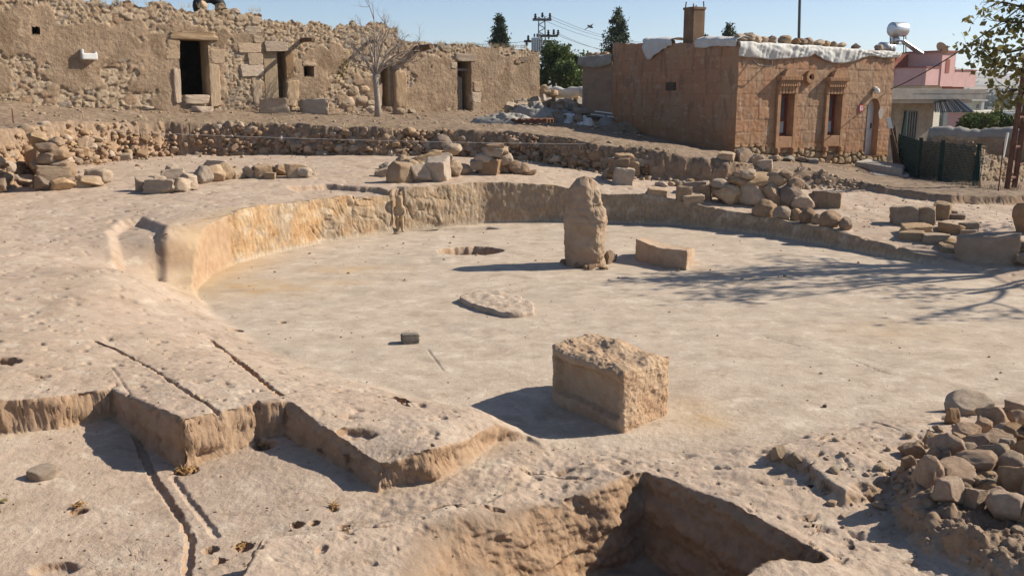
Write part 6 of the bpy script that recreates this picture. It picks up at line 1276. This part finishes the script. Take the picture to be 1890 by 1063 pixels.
def conifer(px, ytop, ybase, d, wpx, label, seed, name='conifer'):
    top = Vector(D(px, ytop, d)); k = d / FPX; Ht = top.z + 4; base = Vector((top.x, d, -4)); t = thing(name, base, label, 'tree', None); rg = np.random.default_rng(seed)
    b = B(); b.tube([base, base.lerp(top, .5), top], [.22, .14, .02], 8); b.obj('trunk', M['darkbark'], t); Hc = (ybase - ytop) * k; C = []; b = B()
    for i in range(150):
        f = rg.random() ** .8; z = top.z - Hc * f; a = rg.uniform(0, 6.28); L = wpx * k * .5 * (.12 + .95 * f ** .75) * rg.uniform(.5, 1.15); st_ = Vector((top.x, d, z)); e = st_ + Vector((math.cos(a) * L, math.sin(a) * L, L * rg.uniform(.0, .5)))
        b.tube([st_, e], [.03, .008], 4, False); n = int(6 + 34 * L)
        for j in range(n): s = rg.uniform(.25, 1.05); C.append(tuple(st_.lerp(e, s) + Vector(rg.normal(0, .07 + .10 * (1 - s) * L, 3))))
    b.obj('branches', M['darkbark'], t); leaf_mesh('crown', np.array(C), .19, M['needle'], t, .5, 0, seed)
conifer(922, 30, 92, 62, 40, 'dark narrow conifer above the roof of the low plastered house', 31)
conifer(1141, 18, 108, 62, 62, 'taller ragged pine rising left of the chimney', 37); conifer(1346, 45, 100, 70, 42, 'dark pine top showing above the roof right of the chimney', 41); conifer(1303, 65, 105, 75, 26, 'tiny pine top between the chimney and the darker pine', 43)
def bushy(px, ytop, ybot, wpx, d, label, seed, cat='tree', name='bushy_tree', group=None, n=5200, mat='bush', leaf=.16):
    k = d / FPX; rg = np.random.default_rng(seed); c = Vector(D(px, ybot, d)); W = wpx * k / 2; Ht = (ybot - ytop) * k; t = thing(name, (c.x, d, c.z - .6), label, cat, group)
    b = B(); C = []; lob = [(rg.uniform(-.75, .75), rg.uniform(-.6, .6), rg.uniform(.2, .86), rg.uniform(.22, .42)) for _ in range(16)]
    b.tube([c - Vector((0, 0, 1.5)), c + Vector((0, 0, Ht * .3))], [.14, .09], 7)
    for (x, y, z, r) in lob: b.tube([c + Vector((0, 0, Ht * .2)), c + Vector((x * W * .5, y * W * .5, z * Ht * .6)), c + Vector((x * W, y * W, z * Ht))], [.06, .04, .015], 5, False)
    b.obj('trunk', M['darkbark'], t)
    per = n // 16
    for (x, y, z, r) in lob:
        q = rg.normal(0, 1, (per, 3)); q /= np.linalg.norm(q, axis=1, keepdims=True); q *= (rg.random((per, 1)) ** .4) * (1 + .35 * rg.normal(0, 1, (per, 1)) * .6); C.append(np.array([c.x + x * W, d + y * W, c.z + z * Ht]) + q * np.array([W * r * 1.15, W * r * 1.15, Ht * r * .75]))
    leaf_mesh('crown', np.concatenate(C), leaf, M[mat], t, .6, 0, seed)
bushy(1022, 88, 170, 62, 47, 'dense green bushy tree just right of the low plastered house', 51, n=7000); bushy(1062, 92, 172, 56, 49, 'green bushy tree touching the grey annexe', 53, n=6500); bushy(1046, 118, 172, 60, 45, 'lower dark green bush between the two bushy trees', 57, n=4500)
for q in ((1800, 214, 252, 60, 34, 'bright green bush behind the mud wall, left of three', 61), (1838, 208, 254, 62, 35, 'bright green bush behind the mud wall, middle of three', 63), (1873, 212, 254, 46, 34, 'bright green bush behind the mud wall, right of three', 67)): bushy(*q, 'bush', 'bush', None, 5200, 'bush', .11)
def far_forest():
    rg = np.random.default_rng(9); C = []
    for i in range(900):
        d = rg.uniform(330, 760); x = rg.uniform(.36, .66) * d; z = float(np.interp(math.hypot(x, d), FAR_R, FAR_Z)); r = rg.uniform(2.5, 5); q = rg.normal(0, 1, (26, 3)) * (r * .5, r * .5, r * .42); C.append(q + (x, d, z + r * .7))
    o = leaf_mesh('far_orchard', np.concatenate(C), 2.0, M['farwood'], None, .8, 0, 9); tag(o, 'dark green orchards far off across the valley', 'orchard', None, 'stuff')
far_forest()

# ------------------------------------------------------------------ poles, wires, bird
def power_pole():
    d = 60; k = d / FPX; t = thing('power_pole', D(1000, 165, d), 'steel lattice power pole with a transformer behind the green trees', 'power pole'); x0 = 1000
    b = B(); leg = [(-6, 1), (6, 1), (6, -1), (-6, -1)]
    def P(px, py, o=0.0): v = Vector(D(px, py, d)); v.y += o; return v
    for sx, sy in ((-1, -1), (1, -1), (1, 1), (-1, 1)): b.tube([P(x0 + sx * 9, 180, sy * .3), P(x0 + sx * 5.5, 32, sy * .18)], .03, 5)
    for i in range(20):
        ya, yb = 165 - i * 6.6, 165 - (i + 1) * 6.6; wa, wb = 9 - i * .17, 9 - (i + 1) * .17; s = 1 if i % 2 else -1
        for sy in (-1, 1): b.tube([P(x0 + s * wa, ya, sy * .25), P(x0 - s * wb, yb, sy * .25)], .018, 4, False)
    b.obj('lattice_mast', M['darksteel'], t)
    for (xa, xb, y) in ((983, 1018, 36), (997, 1030, 66), (967, 1022, 76)):
        b = B(); b.tube([P(xa, y), P(xb, y)], .05, 5); b.tube([P(xa, y + 2, .2), P(xb, y + 2, .2)], .03, 5); b.obj('cross_arm', M['darksteel'], t)
    for px, y in ((988, 34), (1001, 32), (1015, 33), (1012, 64), (1022, 63), (1030, 64), (972, 84), (1018, 84), (975, 74)):
        b = B(); b.lathe([(.03, -.05), (.10, .0), (.05, .05), (.10, .10), (.05, .15), (.08, .22), (.02, .27)], P(px, y, -.05), 10); b.obj('insulator', M['rubber'], t)
    b = B(); b.box(P(991, 86, -.55), (.72, .6, .95), None, .05); tr = b.obj('transformer', M['steel'], t); b = B()
    for i in range(5): b.box(P(991, 86, -.89) + Vector((-.28 + i * .14, 0, 0)), (.03, .1, .8))
    for i in range(3): b.tube([P(986 + i * 5, 70, -.55), P(986 + i * 5, 64, -.55)], .05, 8)
    b.obj('cooling_fin', M['darksteel'], tr); b = B(); b.tube([P(986, 88, -.25), P(1000, 88, -.1)], .04, 5); b.obj('hanger', M['darksteel'], t)
power_pole()
def wire(name, a, c, sag, r, mat, label, group=None, cat='wire', n=24):
    a, c = Vector(a), Vector(c); b = B(); b.tube([a.lerp(c, i / n) - Vector((0, 0, sag * 4 * (i / n) * (1 - i / n))) for i in range(n + 1)], r, 5); o = b.obj(name, M[mat]); settle(o); return tag(o, label, cat, group)
for i, (a, c) in enumerate((((988, 31, 60), (1190, 84, 95)), ((1001, 29, 60), (1200, 80, 95)), ((1015, 30, 60), (1210, 78, 95)), ((1030, 62, 60), (1190, 98, 85)), ((1018, 80, 60), (1190, 105, 80)), ((1022, 62, 60), (1180, 92, 85)))): wire('power_line', D(*a), D(*c), .5, .012, 'cable', 'thin black power line running right from the lattice pole', 'power lines right of the pole')
for i, (a, c) in enumerate((((985, 76, 60), (740, 78, 62)), ((972, 84, 60), (720, 84, 62)))): wire('power_line', D(*a), D(*c), .2, .012, 'cable', 'thin black power line running left behind the old house roofs', 'power lines left of the pole')
wire('service_cable', FC.px(1642, 165, .05), D(1908, -4, 19), .15, .016, 'cable', 'single cable rising from the dressed house to the upper right corner', None, 'cable')
for i, y in enumerate((112, 118, 126, 140, 148)): wire('power_line', D(1700, y + 6, 120), D(1960, y + 14, 125), .6, .02, 'cable', 'faint distant power line crossing above the valley at the right', 'distant power lines')
def tall_pole():
    p = Vector(D(1477, 100, 33)); b = B(); b.tube([p - Vector((0, 0, 1.5)), Vector(D(1477.5, -60, 33))], [.055, .045], 10); o = b.obj('tall_pole', M['darksteel']); settle(o); tag(o, 'thin tall pole rising behind the dressed house out of the picture', 'pole')
tall_pole()
def bird():
    c = Vector(D(1089, 50, 38)); b = B(); J = [(-.14, 0, .02, .012), (-.06, 0, .0, .04), (.03, 0, 0, .05), (.10, 0, .01, .034), (.15, 0, .015, .012)]
    V = [(x, y, z, r) for x, y, z, r in J] + [(.02, -.09, .05, .022), (-.01, -.20, .02, .014), (-.06, -.30, -.04, .006), (.02, .09, .05, .022), (-.01, .20, .02, .014), (-.06, .30, -.04, .006)]
    o = skin_body('bird', V, [(0, 1), (1, 2), (2, 3), (3, 4), (2, 5), (5, 6), (6, 7), (2, 8), (8, 9), (9, 10)], M['rubber'], None, 2); o.location = c; o.rotation_euler = (.5, .4, -.6); tag(o, 'dark bird gliding in the sky between the pylon and the pine', 'bird')
bird()

# ------------------------------------------------------------------ stones in the excavation face, gravel, litter, weeds
def scarp():
    E_ = np.array([p[:2] for p in [(-9.2, 13.2), (-8.75, 14.6), (-8.95, 16.6)] + [tuple(q[:2]) for q in EDGE[:14]]]); seg = np.concatenate([[0], np.cumsum(np.hypot(*np.diff(E_, axis=0).T))]); rg = np.random.default_rng(77)
    cand = []
    for i in range(4600):
        u = rg.uniform(0, seg[-1]); x = np.interp(u, seg, E_[:, 0]); y = np.interp(u, seg, E_[:, 1]); x2 = np.interp(min(u + .1, seg[-1]), seg, E_[:, 0]); y2 = np.interp(min(u + .1, seg[-1]), seg, E_[:, 1]); d = np.hypot(x2 - x, y2 - y)
        if d < 1e-6: continue
        n = np.array([(y2 - y) / d, -(x2 - x) / d])                      # towards the viewer
        t = rg.random() ** .8; pxx = 945 + FPX * x / y
        dens = .55 if pxx < 210 else .30 if pxx < 400 else 1.0 if pxx < 860 else .55 if pxx < 1060 else .35
        if pxx > 200 and pxx < 400 and t < .55: dens *= 1.3
        if rg.random() > dens: continue
        o = .30 * t - .09 + rg.normal(0, .03); cand.append((x + n[0] * o, y + n[1] * o, t, min(.30, .07 + rg.gamma(1.5, .034)) * (1.15 if pxx < 210 and pxx > 60 else 1.0)))
    P_ = np.array(cand); top = UPPER(P_[:, 0], P_[:, 1]); low = ROCK(P_[:, 0], P_[:, 1]); z = top * (1 - P_[:, 2]) + low * P_[:, 2]
    order = np.argsort(-P_[:, 3]); small = []
    for k, i in enumerate(order):
        x, y, t, r = P_[i]; c = Vector((x, y, z[i] - .03))
        if k < 290:
            o = rock_obj('scarp_stone', random.choice(('angular', 'angular', 'round', 'block')), c, (r * 1.15, r, r * random.uniform(.6, .95)), None, .5, random.choice(('tan', 'brown', 'brown', 'lime')), small=True)
            tag(o, 'stone packed in the long earth-and-rubble bank below the old houses', 'stone', 'stones of the rubble bank')
        else: small.append((c, r))
    return small
def scatter(name, pts, label, mat='tan'):
    base = [(np.array([v.co[:] for v in m.vertices]), np.array([f.vertices[:] for f in m.polygons])) for m in GRAV]; Vs = []; Fs = []; n = 0; rg = np.random.default_rng(4)
    for c, r in pts:
        V, F_ = base[rg.integers(len(base))]; a = rg.uniform(0, 6.28); R = np.array([[math.cos(a), -math.sin(a), 0], [math.sin(a), math.cos(a), 0], [0, 0, 1]]); s = r * rg.uniform(.7, 1.2, 3) * (1, 1, .75)
        Vs.append((V * s) @ R.T + np.array(c)); Fs.append(F_ + n); n += len(V)
    me = mesh_np(name, np.concatenate(Vs), np.concatenate(Fs), M[mat], False); o = bpy.data.objects.new(name, me); link(o); return tag(o, label, None, None, 'stuff')
GRAV = [rock_mesh('gravel', 1500 + j, k, 2) for j, k in enumerate(('angular', 'angular', 'round', 'block', 'angular'))]
SM = scarp(); scatter('rubble_bank_gravel', SM, 'small rubble and gravel packed between the stones of the long bank', 'brown')
def gravel():
    rg = np.random.default_rng(15); pts = []
    def add(n, fx, r0, r1):
        XY = np.array([fx() for _ in range(n)]); z = terrain(XY[:, 0], XY[:, 1])[0]
        for (x, y), q in zip(XY, z): r = r0 + (r1 - r0) * rg.random() ** 4; pts.append(((x, y, q + r * .12), r))
    def onface():
        i = rg.uniform(0, 1); k_ = int(rg.integers(12, 17)); p = EDGE[k_]; q = EDGE[k_ + 1]; t = rg.random(); return (p[0] * (1 - t) + q[0] * t + rg.normal(0, .25), p[1] * (1 - t) + q[1] * t + rg.normal(-.25, .25))
    def px_area(x0, x1, y0, y1, z):
        def f(): g = G(rg.uniform(x0, x1), rg.uniform(y0, y1), z); return g[0], g[1]
        return f
    add(900, lambda: (lambda u, o: (HW.at(u, 0, o).x, HW.at(u, 0, o).y))(rg.uniform(-4, 18), .1 + 5.5 * rg.random() ** 1.6), .025, .12)
    add(520, onface, .03, .15)
    add(260, px_area(0, 1600, 300, 420, .75), .015, .06); add(220, px_area(350, 1890, 430, 760, 0), .006, .03); add(260, px_area(0, 700, 430, 740, .4), .006, .022)
    add(320, px_area(700, 1890, 800, 1040, .05), .005, .022); add(260, px_area(0, 680, 800, 1050, .0), .005, .022)
    add(380, lambda: (lambda g: (g[0] + rg.normal(0, .35), g[1] + rg.normal(0, .35)))(G(1790, 880, .2)), .02, .09); add(200, px_area(1560, 1890, 345, 400, .45), .015, .05)
    add(260, lambda: (rg.uniform(-.8, 4.0), rg.uniform(27.5, 31)), .04, .16); add(160, lambda: (FC.at(rg.uniform(-.5, 6), 0, rg.uniform(.1, 1.2)).x, FC.at(rg.uniform(-.5, 6), 0, rg.uniform(.1, 1.2)).y), .03, .1)
    scatter('loose_gravel', pts, 'loose gravel and chips scattered over the soil and bedrock', 'lime')
gravel()
def litter():
    rg = np.random.default_rng(8); spots = [((345, 871), .06, 46, 'dry leaves and straw caught in the hole at the foot of the near step', 'straw'), ((489, 824), .06, 42, 'red-brown leaves in the hole below the slot of the near step', 'straw'), ((145, 936), .03, 22, 'small tuft of straw in the hollow of the near left trench', 'straw'), ((616, 940), .02, 14, 'pinch of leaves in the tiny hole right of the trench', 'straw'), ((448, 1011), .025, 16, 'pinch of straw in the tiny hole at the bottom edge', 'straw'), ((180, 305), .10, 30, 'yellow straw at the foot of the stony bank', 'straw')]
    for (px, py), r, n, lab, m in spots:
        p = hit(px, py); b = B()
        for i in range(n):
            a = rg.uniform(0, 6.28); c = p + Vector((rg.normal(0, r * .45), rg.normal(0, r * .4), .008 + abs(rg.normal(0, .012)))); d = Vector((math.cos(a), math.sin(a), rg.normal(0, .35))) * rg.uniform(.015, .04) * (1.6 if r > .08 else 1); b.tube([c - d, c + Vector((0, 0, .004)), c + d], [.0012, .0035, .001], 4)
        o = b.obj('dry_leaves', M['straw']); settle(o); tag(o, lab, 'dry leaves')
    p = hit(4, 928); b = B(); b.poly([p + Vector(q) for q in ((-.03, -.01, .01), (0, -.025, .02), (.035, 0, .012), (.01, .03, .016))], .003, (0, 0, 1)); o = b.obj('fallen_leaf', M['dryleaf']); settle(o); tag(o, 'single yellow fallen leaf at the left edge of the near trench', 'leaf')
    # weeds along roofs, banks and walls
    C = []; b = B(); spots = [(HW.at(rg.uniform(uB, uC), 4.0, -.1), .10) for _ in range(60)] + [(HW.at(rg.uniform(0, uA), 4.72, -.1), .10) for _ in range(40)]
    for i in range(90): x, y = rg.uniform(-8, 3), 0; u = rg.uniform(0, 1); q = EDGE[int(rg.integers(2, 14))]; spots.append((Vector((q[0] + rg.normal(0, .6), q[1] + abs(rg.normal(.2, .3)), 0)), .07))
    for i in range(60): spots.append((Vector((rg.uniform(9, 14), rg.uniform(19.2, 20.4), 0)), .10))
    for i in range(60): spots.append((Vector((rg.uniform(-.5, 3), rg.uniform(29, 33), 0)), .16))
    for p, h_ in spots:
        z = p.z if p.z > 3 else height(p.x, p.y)
        for k in range(7):
            q = Vector((p.x + rg.normal(0, .05), p.y + rg.normal(0, .05), z - .02)); b.tube([q, q + Vector((rg.normal(0, .35), rg.normal(0, .35), 1)) * h_ * rg.uniform(.6, 1.6)], [.006, .002], 3, False)
    o = b.obj('dry_weeds', M['drygrass']); tag(o, 'sparse dry weeds on the banks, wall tops and field edge', None, None, 'stuff')
litter()
wire('string_line', D(150, 240, 18.9), D(1080, 266, 20.6), .05, .0022, 'string', 'thin white string stretched in front of the rubble bank', None, 'string')
for px, py, h_, lab in ((25, 228, .28, 'thin iron peg standing on the terrace edge at the far left'),):
    p = hit(px, py); b = B(); b.tube([p, p + Vector((0, 0, h_))], .012, 6); o = b.obj('iron_peg', M['rust']); settle(o); tag(o, lab, 'peg')

# ------------------------------------------------------------------ the air: far things fade
def haze():
    b = B(); b.box((0, 2500, 48), (11000, 6400, 135)); m = bpy.data.materials.new('haze'); m.use_nodes = True; n = m.node_tree.nodes; n.clear(); v = n.new('ShaderNodeVolumePrincipled'); o = n.new('ShaderNodeOutputMaterial')
    v.inputs['Color'].default_value = (.86, .91, 1.0, 1); v.inputs['Density'].default_value = .00022; v.inputs['Anisotropy'].default_value = .2; m.node_tree.links.new(v.outputs[0], o.inputs['Volume'])
    ob = b.obj('haze', m); tag(ob, 'thin dusty air over the valley', None, None, 'stuff')
haze()
